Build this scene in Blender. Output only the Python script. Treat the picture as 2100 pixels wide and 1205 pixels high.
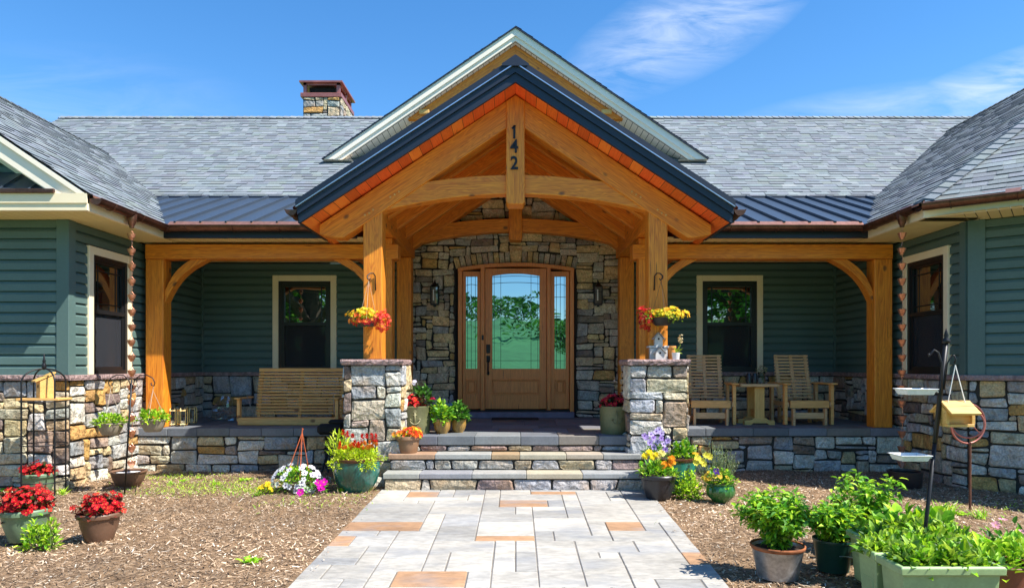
import bpy, bmesh, math, random
import numpy as np
from mathutils import Vector, Matrix
R = math.radians
for o in list(bpy.data.objects): bpy.data.objects.remove(o)
S = bpy.context.scene
COL = S.collection
E = 1.29                                    # eye height above the path
# ---------------------------------------------------------------- camera
cd = bpy.data.cameras.new('camera'); cam = bpy.data.objects.new('camera', cd); COL.objects.link(cam)
cam.location = (0, 0, E); cam.rotation_euler = (R(90), 0, 0)
cd.sensor_width = 36; cd.lens = 36 * 1450 / 2100; cd.shift_x = -7 / 2100; cd.shift_y = 145.5 / 2100
cd.clip_end = 3000; cd.clip_start = .05
S.camera = cam
# ---------------------------------------------------------------- sun and sky
SUNV = Vector((1, -.47, 1.5)).normalized()  # direction towards the sun
el = math.asin(SUNV.z); az = math.atan2(SUNV.x, SUNV.y)
sd = bpy.data.lights.new('sun', 'SUN'); sd.energy = 5.0; sd.angle = R(.5); sd.color = (1, .955, .88)
sun = bpy.data.objects.new('sun', sd); COL.objects.link(sun)
sun.rotation_euler = SUNV.to_track_quat('Z', 'Y').to_euler(); sun.location = (6, -3, 12)
W = bpy.data.worlds.new('World'); S.world = W; W.use_nodes = True
wn = W.node_tree; wn.nodes.clear()
def N(nt, t, **k):
    n = nt.nodes.new(t)
    for a, b in k.items(): setattr(n, a, b)
    return n
out = N(wn, 'ShaderNodeOutputWorld'); bg = N(wn, 'ShaderNodeBackground'); bg.inputs[1].default_value = .13
sky = N(wn, 'ShaderNodeTexSky', sky_type='NISHITA', sun_disc=False, sun_elevation=el, sun_rotation=az)
sky.air_density = 1.0; sky.dust_density = .15; sky.ozone_density = 3.0; sky.altitude = 300
tc = N(wn, 'ShaderNodeTexCoord'); sp = N(wn, 'ShaderNodeSeparateXYZ'); wn.links.new(tc.outputs['Generated'], sp.inputs[0])
def wmath(op, a, b=None, clamp=False):
    m = N(wn, 'ShaderNodeMath', operation=op, use_clamp=clamp)
    for i, v in enumerate((a, b)):
        if v is None: continue
        if isinstance(v, (int, float)): m.inputs[i].default_value = v
        else: wn.links.new(v, m.inputs[i])
    return m.outputs[0]
yy = wmath('MAXIMUM', sp.outputs[1], .12)
cb = N(wn, 'ShaderNodeCombineXYZ')
wn.links.new(wmath('DIVIDE', sp.outputs[0], yy), cb.inputs[0]); wn.links.new(wmath('DIVIDE', sp.outputs[2], yy), cb.inputs[1])
cmask = None
for cu, cv, ang, a, b, amp in ((.245, .478, 26, .21, .075, .75), (.70, .40, 19, .24, .045, .70), (.52, .365, 8, .25, .035, .35), (-.72, .30, 3, .40, .16, .22)):
    mp = N(wn, 'ShaderNodeMapping', vector_type='TEXTURE')
    mp.inputs['Location'].default_value = (cu, cv, 0); mp.inputs['Rotation'].default_value = (0, 0, R(ang)); mp.inputs['Scale'].default_value = (a, b, 1)
    wn.links.new(cb.outputs[0], mp.inputs[0])
    g = N(wn, 'ShaderNodeTexGradient', gradient_type='SPHERICAL'); wn.links.new(mp.outputs[0], g.inputs[0])
    mn = N(wn, 'ShaderNodeMapping'); mn.inputs['Rotation'].default_value = (0, 0, R(-ang)); mn.inputs['Scale'].default_value = (3.2, 13, 1)
    wn.links.new(cb.outputs[0], mn.inputs[0])
    nz = N(wn, 'ShaderNodeTexNoise'); nz.inputs['Scale'].default_value = 1.6; nz.inputs['Detail'].default_value = 9; nz.inputs['Roughness'].default_value = .62; nz.inputs['Distortion'].default_value = .7
    wn.links.new(mn.outputs[0], nz.inputs[0])
    mr = N(wn, 'ShaderNodeMapRange'); mr.inputs[1].default_value = .36; mr.inputs[2].default_value = .68; wn.links.new(nz.outputs[0], mr.inputs[0])
    sm = wmath('POWER', g.outputs[1], .8)
    t = wmath('MULTIPLY', wmath('MULTIPLY', sm, mr.outputs[0]), amp)
    cmask = t if cmask is None else wmath('MAXIMUM', cmask, t)
mix = N(wn, 'ShaderNodeMix', data_type='RGBA'); mix.inputs[7].default_value = (4.4, 4.8, 5.6, 1)
hsv = N(wn, 'ShaderNodeHueSaturation'); hsv.inputs['Saturation'].default_value = 1.28; hsv.inputs['Value'].default_value = 1.0
wn.links.new(sky.outputs[0], hsv.inputs['Color'])
wn.links.new(cmask, mix.inputs[0]); wn.links.new(hsv.outputs[0], mix.inputs[6])
wn.links.new(mix.outputs[2], bg.inputs[0]); wn.links.new(bg.outputs[0], out.inputs[0])
# ---------------------------------------------------------------- exposure
S.view_settings.view_transform = 'Standard'; S.view_settings.look = 'None'
S.view_settings.exposure = .90; S.view_settings.gamma = 1
S.render.engine = 'CYCLES'
S.cycles.max_bounces = 8; S.cycles.diffuse_bounces = 5
S.render.resolution_x = 1024; S.render.resolution_y = 587

# ================================================================ helpers
rng = random.Random(7)
WM = {}
I4 = Matrix.Identity(4)
def link(o, parent=None, M=I4):
    COL.objects.link(o); o.matrix_basis = M
    if parent is not None:
        o.parent = parent; o.matrix_parent_inverse = WM[parent.name].inverted()
    WM[o.name] = M.copy(); return o
def tag(o, label=None, cat=None, group=None, kind=None):
    if label: o['label'] = label
    if cat: o['category'] = cat
    if group: o['group'] = group
    if kind: o['kind'] = kind
    return o
def thing(name, label, cat, loc=(0, 0, 0), group=None, rz=0):
    o = bpy.data.objects.new(name, None); o.empty_display_size = .1
    link(o, None, Matrix.Translation(loc) @ Matrix.Rotation(rz, 4, 'Z'))
    return tag(o, label, cat, group)
def frameM(x, z, o=(0, 0, 0)):
    x = Vector(x).normalized(); z = Vector(z); y = z.cross(x).normalized(); z = x.cross(y)
    return Matrix(((x.x, y.x, z.x, o[0]), (x.y, y.y, z.y, o[1]), (x.z, y.z, z.z, o[2]), (0, 0, 0, 1)))
class MB:
    def __init__(s): s.v = []; s.f = []; s.c = []; s.k = []
    def add(s, vs, fs, col=(1, 1, 1), k=0):
        n = len(s.v); s.v.extend([tuple(p) for p in vs])
        for f in fs: s.f.append([i + n for i in f]); s.c.append(col); s.k.append(k)
    def poly(s, vs, col=(1, 1, 1), k=0): s.add(vs, [list(range(len(vs)))], col, k)
    def box(s, x0, x1, y0, y1, z0, z1, col=(1, 1, 1), M=None, k=0, b=0):
        if b > 0:      # chamfered box: octagonal section along the longest axis
            return s.cbox(x0, x1, y0, y1, z0, z1, col, M, k, b)
        vs = [Vector((x, y, z)) for z in (z0, z1) for y in (y0, y1) for x in (x0, x1)]
        if M is not None: vs = [M @ v for v in vs]
        s.add(vs, [(0, 2, 3, 1), (4, 5, 7, 6), (0, 1, 5, 4), (2, 6, 7, 3), (0, 4, 6, 2), (1, 3, 7, 5)], col, k)
    def cbox(s, x0, x1, y0, y1, z0, z1, col, M, k, b):
        bm = bmesh.new(); bmesh.ops.create_cube(bm, size=1)
        for v in bm.verts: v.co = Vector(((x0 + x1) / 2 + v.co.x * (x1 - x0), (y0 + y1) / 2 + v.co.y * (y1 - y0), (z0 + z1) / 2 + v.co.z * (z1 - z0)))
        bmesh.ops.bevel(bm, geom=bm.edges[:], offset=b, segments=1, affect='EDGES')
        vs = [v.co.copy() for v in bm.verts]
        if M is not None: vs = [M @ v for v in vs]
        s.add(vs, [[v.index for v in f.verts] for f in bm.faces], col, k); bm.free()
    def tube(s, pts, r, n=8, col=(1, 1, 1), k=0, cap=True):
        pts = [Vector(p) for p in pts]; rs = r if isinstance(r, (list, tuple)) else [r] * len(pts)
        vs = []; a = None
        for i, p in enumerate(pts):
            d = (pts[min(i + 1, len(pts) - 1)] - pts[max(i - 1, 0)]).normalized()
            if a is None: a = d.orthogonal().normalized()
            else: a = (a - d * a.dot(d)).normalized()
            b = d.cross(a)
            for j in range(n):
                t = 2 * math.pi * j / n; vs.append(p + (a * math.cos(t) + b * math.sin(t)) * rs[i])
        fs = []
        for i in range(len(pts) - 1):
            for j in range(n): fs.append((i * n + j, i * n + (j + 1) % n, (i + 1) * n + (j + 1) % n, (i + 1) * n + j))
        if cap: fs.append(list(range(n))[::-1]); fs.append([(len(pts) - 1) * n + j for j in range(n)])
        s.add(vs, fs, col, k)
    def lathe(s, prof, c, n=28, col=(1, 1, 1), k=0, rib=0, nr=0, sq=1, M=None):
        vs = []
        for (r, z) in prof:
            for j in range(n):
                t = 2 * math.pi * j / n; q = r * (1 + rib * math.cos(nr * t)) if r > 0 else 0
                v = Vector((q * math.cos(t), q * math.sin(t) * sq, z))
                vs.append(Vector(c) + (M @ v if M is not None else v))
        fs = []
        for i in range(len(prof) - 1):
            for j in range(n): fs.append((i * n + j, i * n + (j + 1) % n, (i + 1) * n + (j + 1) % n, (i + 1) * n + j))
        s.add(vs, fs, col, k)
    def build(s, name, mats, parent=None, smooth=False, bevel=0, M=I4, auto=None):
        me = bpy.data.meshes.new(name)
        Mi = M.inverted()
        me.from_pydata([tuple(Mi @ Vector(v)) for v in s.v] if M != I4 else s.v, [], s.f)
        if not isinstance(mats, (list, tuple)): mats = [mats]
        for m in mats: me.materials.append(m)
        if len(mats) > 1: me.polygons.foreach_set('material_index', s.k)
        ca = me.color_attributes.new('Col', 'FLOAT_COLOR', 'CORNER')
        arr = []
        for f, c in zip(s.f, s.c): arr.extend(((c[0], c[1], c[2], 1.0)) * len(f))
        ca.data.foreach_set('color', arr)
        if smooth: me.polygons.foreach_set('use_smooth', [True] * len(me.polygons))
        me.validate(); me.update()
        o = bpy.data.objects.new(name, me); link(o, parent, M)
        if auto is not None:
            me.set_sharp_from_angle(angle=R(auto))
        if bevel:
            b = o.modifiers.new('bevel', 'BEVEL'); b.width = bevel; b.segments = 2; b.limit_method = 'ANGLE'; b.angle_limit = R(40)
        return o

# ---------------------------------------------------------------- materials
def mat(name, col=(.5, .5, .5), rough=.6, metal=0, attr=False, var=.12, vs=6, var2=0, vs2=40, bump=0, bs=60, bd=.01, stretch=(1, 1, 1),
        spec=.5, trans=0, coat=0, tint=None, tamt=0, ts=3, sss=0):
    m = bpy.data.materials.new(name); m.use_nodes = True; nt = m.node_tree; nt.nodes.clear()
    L = nt.links.new
    o = N(nt, 'ShaderNodeOutputMaterial'); p = N(nt, 'ShaderNodeBsdfPrincipled')
    p.inputs['Roughness'].default_value = rough; p.inputs['Metallic'].default_value = metal
    p.inputs['Specular IOR Level'].default_value = spec; p.inputs['Coat Weight'].default_value = coat
    t = N(nt, 'ShaderNodeTexCoord'); mp = N(nt, 'ShaderNodeMapping'); mp.inputs['Scale'].default_value = stretch
    oi = N(nt, 'ShaderNodeObjectInfo'); va = N(nt, 'ShaderNodeVectorMath', operation='ADD'); ms = N(nt, 'ShaderNodeMath', operation='MULTIPLY'); ms.inputs[1].default_value = 37.
    L(oi.outputs['Random'], ms.inputs[0]); L(t.outputs['Object'], va.inputs[0]); L(ms.outputs[0], va.inputs[1])
    L(va.outputs[0], mp.inputs[0])
    if attr:
        a = N(nt, 'ShaderNodeVertexColor'); a.layer_name = 'Col'; base = a.outputs[0]
    else:
        a = N(nt, 'ShaderNodeRGB'); a.outputs[0].default_value = (*col, 1); base = a.outputs[0]
    for (v_, s_) in ((var, vs), (var2, vs2)):
        if v_ <= 0: continue
        n = N(nt, 'ShaderNodeTexNoise'); n.inputs['Scale'].default_value = s_; n.inputs['Detail'].default_value = 6; n.inputs['Roughness'].default_value = .6
        L(mp.outputs[0], n.inputs[0])
        r = N(nt, 'ShaderNodeMapRange'); r.inputs[1].default_value = .3; r.inputs[2].default_value = .7; r.inputs[3].default_value = 1 - v_; r.inputs[4].default_value = 1 + v_
        L(n.outputs[0], r.inputs[0])
        x = N(nt, 'ShaderNodeVectorMath', operation='SCALE'); L(base, x.inputs[0]); L(r.outputs[0], x.inputs['Scale']); base = x.outputs[0]
    if tint:
        n = N(nt, 'ShaderNodeTexNoise'); n.inputs['Scale'].default_value = ts; n.inputs['Detail'].default_value = 5; L(mp.outputs[0], n.inputs[0])
        r = N(nt, 'ShaderNodeMapRange'); r.inputs[1].default_value = .5; r.inputs[2].default_value = .68; r.inputs[4].default_value = tamt; L(n.outputs[0], r.inputs[0])
        x = N(nt, 'ShaderNodeMix', data_type='RGBA'); x.inputs[7].default_value = (*tint, 1); L(r.outputs[0], x.inputs[0]); L(base, x.inputs[6]); base = x.outputs[2]
    L(base, p.inputs['Base Color'])
    if bump > 0:
        n = N(nt, 'ShaderNodeTexNoise'); n.inputs['Scale'].default_value = bs; n.inputs['Detail'].default_value = 8; n.inputs['Roughness'].default_value = .65; L(mp.outputs[0], n.inputs[0])
        b = N(nt, 'ShaderNodeBump'); b.inputs['Strength'].default_value = bump; b.inputs['Distance'].default_value = bd
        L(n.outputs[0], b.inputs['Height']); L(b.outputs[0], p.inputs['Normal'])
    sh = p.outputs[0]
    if trans > 0:
        tr = N(nt, 'ShaderNodeBsdfTranslucent'); L(base, tr.inputs[0]); mx = N(nt, 'ShaderNodeMixShader'); mx.inputs[0].default_value = trans
        L(p.outputs[0], mx.inputs[1]); L(tr.outputs[0], mx.inputs[2]); sh = mx.outputs[0]
    L(sh, o.inputs[0]); return m
def wood(name, c1, c2, knot=(.12, .05, .02), rough=.55, ring=9, bump=.25, kn=True, attr=False, kscale=(3.2, 5, 5), kth=.70):
    m = bpy.data.materials.new(name); m.use_nodes = True; nt = m.node_tree; nt.nodes.clear(); L = nt.links.new
    o = N(nt, 'ShaderNodeOutputMaterial'); p = N(nt, 'ShaderNodeBsdfPrincipled'); p.inputs['Roughness'].default_value = rough
    t = N(nt, 'ShaderNodeTexCoord'); oi = N(nt, 'ShaderNodeObjectInfo'); ms = N(nt, 'ShaderNodeMath', operation='MULTIPLY'); ms.inputs[1].default_value = 53.
    va = N(nt, 'ShaderNodeVectorMath', operation='ADD'); L(oi.outputs['Random'], ms.inputs[0]); L(t.outputs['Object'], va.inputs[0]); L(ms.outputs[0], va.inputs[1])
    mp = N(nt, 'ShaderNodeMapping'); mp.inputs['Scale'].default_value = (.9, ring, ring); L(va.outputs[0], mp.inputs[0])
    w = N(nt, 'ShaderNodeTexNoise'); w.inputs['Scale'].default_value = 1.0; w.inputs['Detail'].default_value = 3; w.inputs['Distortion'].default_value = .9; L(mp.outputs[0], w.inputs[0])
    mm = N(nt, 'ShaderNodeMath', operation='MULTIPLY'); mm.inputs[1].default_value = 13; L(w.outputs[0], mm.inputs[0])
    fr = N(nt, 'ShaderNodeMath', operation='PINGPONG'); fr.inputs[1].default_value = .5; L(mm.outputs[0], fr.inputs[0])
    mp2 = N(nt, 'ShaderNodeMapping'); mp2.inputs['Scale'].default_value = (3, 90, 90); L(va.outputs[0], mp2.inputs[0])
    f = N(nt, 'ShaderNodeTexNoise'); f.inputs['Scale'].default_value = 1; f.inputs['Detail'].default_value = 4; L(mp2.outputs[0], f.inputs[0])
    ad = N(nt, 'ShaderNodeMath', operation='MULTIPLY_ADD'); ad.inputs[1].default_value = .9; L(fr.outputs[0], ad.inputs[0])
    f2 = N(nt, 'ShaderNodeMapRange'); f2.inputs[1].default_value = .3; f2.inputs[2].default_value = .7; f2.inputs[3].default_value = 0; f2.inputs[4].default_value = .6; L(f.outputs[0], f2.inputs[0]); L(f2.outputs[0], ad.inputs[2])
    mx = N(nt, 'ShaderNodeMix', data_type='RGBA'); mx.inputs[6].default_value = (*c1, 1); mx.inputs[7].default_value = (*c2, 1); mx.clamp_factor = True
    L(ad.outputs[0], mx.inputs[0]); base = mx.outputs[2]
    if attr:
        a = N(nt, 'ShaderNodeVertexColor'); a.layer_name = 'Col'; x = N(nt, 'ShaderNodeVectorMath', operation='MULTIPLY'); L(base, x.inputs[0]); L(a.outputs[0], x.inputs[1]); base = x.outputs[0]
    if kn:
        mk = N(nt, 'ShaderNodeMapping'); mk.inputs['Scale'].default_value = kscale; L(va.outputs[0], mk.inputs[0])
        v = N(nt, 'ShaderNodeTexVoronoi'); v.inputs['Scale'].default_value = 1; L(mk.outputs[0], v.inputs[0])
        r = N(nt, 'ShaderNodeMapRange'); r.inputs[1].default_value = .07; r.inputs[2].default_value = .15; r.inputs[3].default_value = .85; r.inputs[4].default_value = 0; L(v.outputs['Distance'], r.inputs[0])
        sc = N(nt, 'ShaderNodeSeparateColor'); L(v.outputs['Color'], sc.inputs[0]); gt_ = N(nt, 'ShaderNodeMath', operation='GREATER_THAN'); gt_.inputs[1].default_value = kth - .15; L(sc.outputs[0], gt_.inputs[0]); mk2 = N(nt, 'ShaderNodeMath', operation='MULTIPLY'); L(gt_.outputs[0], mk2.inputs[0]); L(r.outputs[0], mk2.inputs[1])
        x = N(nt, 'ShaderNodeMix', data_type='RGBA'); x.inputs[7].default_value = (*knot, 1); L(mk2.outputs[0], x.inputs[0]); L(base, x.inputs[6]); base = x.outputs[2]
    mc = N(nt, 'ShaderNodeMapping'); mc.inputs['Scale'].default_value = (1.6, 34, 34); L(va.outputs[0], mc.inputs[0]); nc = N(nt, 'ShaderNodeTexNoise'); nc.inputs['Scale'].default_value = 1; nc.inputs['Detail'].default_value = 2; L(mc.outputs[0], nc.inputs[0])
    rc = N(nt, 'ShaderNodeMapRange'); rc.inputs[1].default_value = .70; rc.inputs[2].default_value = .75; rc.inputs[3].default_value = 1; rc.inputs[4].default_value = .35; L(nc.outputs[0], rc.inputs[0]); xc = N(nt, 'ShaderNodeVectorMath', operation='SCALE'); L(base, xc.inputs[0]); L(rc.outputs[0], xc.inputs['Scale']); base = xc.outputs[0]
    L(base, p.inputs['Base Color'])
    b = N(nt, 'ShaderNodeBump'); b.inputs['Strength'].default_value = bump; b.inputs['Distance'].default_value = .004; L(ad.outputs[0], b.inputs['Height']); L(b.outputs[0], p.inputs['Normal'])
    L(p.outputs[0], o.inputs[0]); return m
def glass(name, refl=.3, tint=(.006, .009, .009), rcol=(.9, .95, .95), rough=.01):
    m = bpy.data.materials.new(name); m.use_nodes = True; nt = m.node_tree; nt.nodes.clear(); L = nt.links.new
    o = N(nt, 'ShaderNodeOutputMaterial'); d = N(nt, 'ShaderNodeBsdfDiffuse'); d.inputs[0].default_value = (*tint, 1)
    g = N(nt, 'ShaderNodeBsdfGlossy'); g.inputs[0].default_value = (*rcol, 1); g.inputs['Roughness'].default_value = rough
    t = N(nt, 'ShaderNodeTexCoord'); n = N(nt, 'ShaderNodeTexNoise'); n.inputs['Scale'].default_value = 1.4; L(t.outputs['Object'], n.inputs[0])
    b = N(nt, 'ShaderNodeBump'); b.inputs['Strength'].default_value = .12; b.inputs['Distance'].default_value = .02; L(n.outputs[0], b.inputs['Height']); L(b.outputs[0], g.inputs['Normal'])
    x = N(nt, 'ShaderNodeMixShader'); x.inputs[0].default_value = refl; L(d.outputs[0], x.inputs[1]); L(g.outputs[0], x.inputs[2]); L(x.outputs[0], o.inputs[0]); return m

M = {}
M['timber'] = wood('timber', (.96, .365, .028), (.54, .13, .010), rough=.5)
M['cedar'] = wood('cedar_boards', (.95, .22, .035), (.70, .11, .015), ring=14, attr=True, kn=False)
M['door'] = wood('door_wood', (.84, .30, .06), (.54, .155, .028), ring=16, kn=False, rough=.4, bump=.08)
M['pine'] = wood('oiled_pine', (.90, .53, .18), (.62, .31, .09), ring=14)
M['weathered'] = wood('weathered_pine', (.78, .51, .25), (.52, .30, .13), ring=14)
M['yellowpine'] = wood('yellow_pine', (.80, .50, .16), (.62, .33, .08), ring=12)
M['stone'] = mat('field_stone', attr=True, rough=.85, var=.30, vs=9, var2=.34, vs2=55, bump=1, bs=26, bd=.035, tint=(.42, .24, .09), tamt=.45, ts=4.5)
M['mortar'] = mat('mortar', (.045, .04, .034), rough=.95, bump=.4, bs=80)
M['ledge'] = mat('rough_cut_sandstone', (.40, .27, .25), rough=.85, var=.3, vs=14, var2=.3, vs2=60, bump=1, bs=34, bd=.03)
M['bluestone'] = mat('slab_stone', attr=True, rough=.75, var=.14, vs=5, var2=.12, vs2=50, bump=.5, bs=30, bd=.006)
M['paver'] = mat('pavers', attr=True, rough=.8, var=.20, vs=1.7, var2=.22, vs2=18, bump=.6, bs=40, bd=.006, tint=(.22, .235, .26), tamt=.55, ts=2.6, stretch=(.7, 1.4, 1))
M['shingle'] = mat('asphalt_shingle', attr=True, rough=.9, var=.1, vs=1.5, var2=.30, vs2=90, bump=.5, bs=220, bd=.003)
M['siding'] = mat('green_siding', (.088, .150, .136), rough=.6, var=.10, vs=1.2, var2=.06, vs2=40, bump=.15, bs=120, bd=.002)
M['cream'] = mat('cream_trim', (.92, .78, .53), rough=.5, var=.05, vs=4, bump=.1, bs=60, bd=.002)
M['soffit'] = mat('vented_soffit', (.80, .66, .32), rough=.55, var=.04, vs=3)
M['white'] = mat('white_trim', (.95, .84, .68), rough=.5, var=.04, vs=4)
M['navy'] = mat('dark_navy_metal', (.005, .011, .028), rough=.45, metal=.0, var=.08, vs=3, spec=.6)
M['seam'] = mat('standing_seam', (.075, .10, .135), rough=.35, metal=.45, var=.06, vs=2)
M['pale_metal'] = mat('glint_strip', (.55, .6, .68), rough=.3, metal=.9)  # pale metal for the painted glint on the rake and for the swing chain
M['copper'] = mat('aged_copper', (.16, .075, .05), rough=.38, metal=.8, var=.35, vs=5, var2=.2, vs2=40)
M['brightcopper'] = mat('bright_copper', (.62, .28, .17), rough=.33, metal=.75, var=.25, vs=20)
M['redcopper'] = mat('red_copper', (.42, .15, .12), rough=.42, metal=.5, var=.25, vs=5)
M['black'] = mat('black_metal', (.012, .012, .014), rough=.45, metal=.3, var=.1)
M['winframe'] = mat('black_window_frame', (.012, .012, .013), rough=.4, var=.05)
M['screen'] = mat('insect_screen', (.035, .037, .042), rough=.7, var=.1, vs=3, spec=.2)
M['glass'] = glass('window_glass', .34)
M['doorglass'] = glass('door_glass', .50, rcol=(.62, .86, .95))
M['brass'] = mat('brass_frame', (.75, .55, .22), rough=.3, metal=.9)
M['leaf'] = mat('leaf', attr=True, rough=.5, var=.12, vs=9, trans=.35, spec=.35)
M['petal'] = mat('petal', attr=True, rough=.6, var=.08, vs=20, trans=.3, spec=.2)
M['soil'] = mat('potting_soil', (.045, .028, .018), rough=.95, bump=.8, bs=60, bd=.01)
M['ochre'] = mat('ochre_gable_panel', (.62, .36, .13), rough=.7, var=.08)
M['interior'] = mat('dark_interior', (.01, .01, .01), rough=.9)
PAL = [((.52, .50, .46), 6), ((.36, .37, .37), 3), ((.62, .54, .38), 6), ((.68, .52, .29), 4), ((.74, .70, .60), 6), ((.64, .36, .11), 2), ((.22, .165, .14), 1.5), ((.42, .32, .25), 2), ((.50, .51, .52), 3)]
PALW = [((.66, .54, .36), 6), ((.54, .48, .40), 5), ((.74, .56, .30), 5), ((.40, .40, .39), 4), ((.68, .62, .52), 4), ((.28, .23, .20), 2), ((.66, .40, .14), 1)]
def pick(pal, r=rng, j=.12):
    c = r.choices([p[0] for p in pal], [p[1] for p in pal])[0]; k = 1 + r.uniform(-j, j)
    return tuple(max(0, x * k * (1 + r.uniform(-.04, .04))) for x in c)

# ---------------------------------------------------------------- builders for walls and roofs
def facet(m, sc=11, st=.6, dist=.02, dark=.35):
    nt = m.node_tree; p = [n for n in nt.nodes if n.type == 'BSDF_PRINCIPLED'][0]; L = nt.links.new; b0 = p.inputs['Normal'].links[0].from_node; mp = [n for n in nt.nodes if n.type == 'MAPPING'][0]
    w = N(nt, 'ShaderNodeTexNoise'); w.inputs['Scale'].default_value = 6; L(mp.outputs[0], w.inputs[0]); va = N(nt, 'ShaderNodeVectorMath', operation='MULTIPLY_ADD'); va.inputs[1].default_value = (.12, .12, .12); L(w.outputs['Color'], va.inputs[0]); L(mp.outputs[0], va.inputs[2])
    v = N(nt, 'ShaderNodeTexVoronoi', feature='F1'); v.inputs['Scale'].default_value = sc; L(va.outputs[0], v.inputs[0])
    b = N(nt, 'ShaderNodeBump'); b.inputs['Strength'].default_value = st; b.inputs['Distance'].default_value = dist; L(v.outputs['Distance'], b.inputs['Height']); L(b0.outputs[0], b.inputs['Normal']); L(b.outputs[0], p.inputs['Normal'])
    c0 = p.inputs['Base Color'].links[0].from_socket; n2 = N(nt, 'ShaderNodeTexNoise'); n2.inputs['Scale'].default_value = 30; n2.inputs['Detail'].default_value = 8; n2.inputs['Roughness'].default_value = .75; L(mp.outputs[0], n2.inputs[0])
    r = N(nt, 'ShaderNodeMapRange'); r.inputs[1].default_value = .52; r.inputs[2].default_value = .66; r.inputs[3].default_value = 1; r.inputs[4].default_value = 1 - dark; L(n2.outputs[0], r.inputs[0]); x = N(nt, 'ShaderNodeVectorMath', operation='SCALE'); L(c0, x.inputs[0]); L(r.outputs[0], x.inputs['Scale']); L(x.outputs[0], p.inputs['Base Color'])
facet(M['stone'], 13, .9, .03, .32); facet(M['ledge'], 24, .8, .02, .5)
def one_stone(mb, pts, O, U, V, Nn, d, col, r, rnd=.012):
    """pts: counter-clockwise outline in wall coordinates"""
    c = [sum(p[0] for p in pts) / len(pts), sum(p[1] for p in pts) / len(pts)]
    ol = []; m = len(pts)
    for i in range(m):
        a, b, e = pts[i - 1], pts[i], pts[(i + 1) % m]
        def step(p, q, t):
            L = math.hypot(q[0] - p[0], q[1] - p[1]) or 1; t = min(t, L * .3); return (p[0] + (q[0] - p[0]) * t / L, p[1] + (q[1] - p[1]) * t / L)
        ol.append(step(b, a, rnd * r.uniform(.6, 1.8))); 
        ol.append(step(b, e, rnd * r.uniform(.6, 1.8)))
        w = r.uniform(.38, .62); q = (b[0] * (1 - w) + e[0] * w, b[1] * (1 - w) + e[1] * w); k = r.uniform(-.1, .03) * .35
        q = (q[0] + (c[0] - q[0]) * -k * .6, q[1] + (c[1] - q[1]) * -k); ol.append(q)
    n = len(ol); P = lambda s, t, h: O + U * s + V * t + Nn * h
    vs = [P(x, y, 0) for x, y in ol] + [P(x, y, d * .72) for x, y in ol]
    sx = r.uniform(-1, 1) * .010; sy = r.uniform(-1, 1) * .010
    mx = max(abs(x - c[0]) for x, y in ol) or 1; my = max(abs(y - c[1]) for x, y in ol) or 1
    for x, y in ol:
        f = .87; X = c[0] + (x - c[0]) * f; Y = c[1] + (y - c[1]) * f
        vs.append(P(X, Y, d + sx * (x - c[0]) / mx + sy * (y - c[1]) / my + r.uniform(-.004, .005)))
    vs.append(P(c[0] + r.uniform(-.2, .2) * mx, c[1] + r.uniform(-.2, .2) * my, d + r.uniform(.0, .012)))
    fs = [(i, (i + 1) % n, n + (i + 1) % n, n + i) for i in range(n)] + [(n + i, n + (i + 1) % n, 2 * n + (i + 1) % n, 2 * n + i) for i in range(n)]
    fs += [(2 * n + i, 2 * n + (i + 1) % n, 3 * n) for i in range(n)]
    mb.add(vs, fs, col)
def stones(mb, O, U, V, Nn, Wd, H, unit=(.072, .058), d=.038, seed=1, pal=PAL, blocked=None, gap=.014, big=1.0):
    r = random.Random(seed); O = Vector(O); U = Vector(U); V = Vector(V); Nn = Vector(Nn)
    nx = max(2, round(Wd / unit[0])); ny = max(1, round(H / unit[1])); ux = Wd / nx; uy = H / ny
    used = [[bool(blocked and blocked((i + .5) * ux, (j + .5) * uy)) for i in range(nx)] for j in range(ny)]
    jit = {}
    def J(i, j):
        if (i, j) not in jit:
            edge = i in (0, nx) or j in (0, ny)
            jit[(i, j)] = (0 if i in (0, nx) else r.uniform(-.019, .019), 0 if j in (0, ny) else r.uniform(-.015, .015))
        a = jit[(i, j)]; return (i * ux + a[0], j * uy + a[1])
    for j in range(ny):
        for i in range(nx):
            if used[j][i]: continue
            h = r.choices((1, 2, 3, 4), (3, 6, 3.2 * big, .8 * big))[0]; w = r.choices((1, 2, 3, 4, 5, 6), (1, 3, 5, 4, 2.2, 1))[0]
            if h >= 3: w = min(w, 4)
            if h == 1: w = max(w, 3)
            w = min(w, nx - i); h = min(h, ny - j)
            if nx - (i + w) == 1: w += 1
            if ny - (j + h) == 1 and r.random() < .7: h += 1
            ww = 0
            while ww < w and not used[j][i + ww]: ww += 1
            w = ww
            hh = 1
            while hh < h and all(not used[j + hh][i + q] for q in range(w)): hh += 1
            h = hh
            for b in range(h):
                for a in range(w): used[j + b][i + a] = True
            q = [J(i, j), J(i + w, j), J(i + w, j + h), J(i, j + h)]
            cx = sum(p[0] for p in q) / 4; cy = sum(p[1] for p in q) / 4
            g = gap * r.uniform(.7, 1.4) * .6
            q = [(p[0] + (g if p[0] < cx else -g), p[1] + (g if p[1] < cy else -g)) for p in q]
            one_stone(mb, q, O, U, V, Nn, d * r.uniform(.65, 1.25), pick(pal, r), r)
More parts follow.
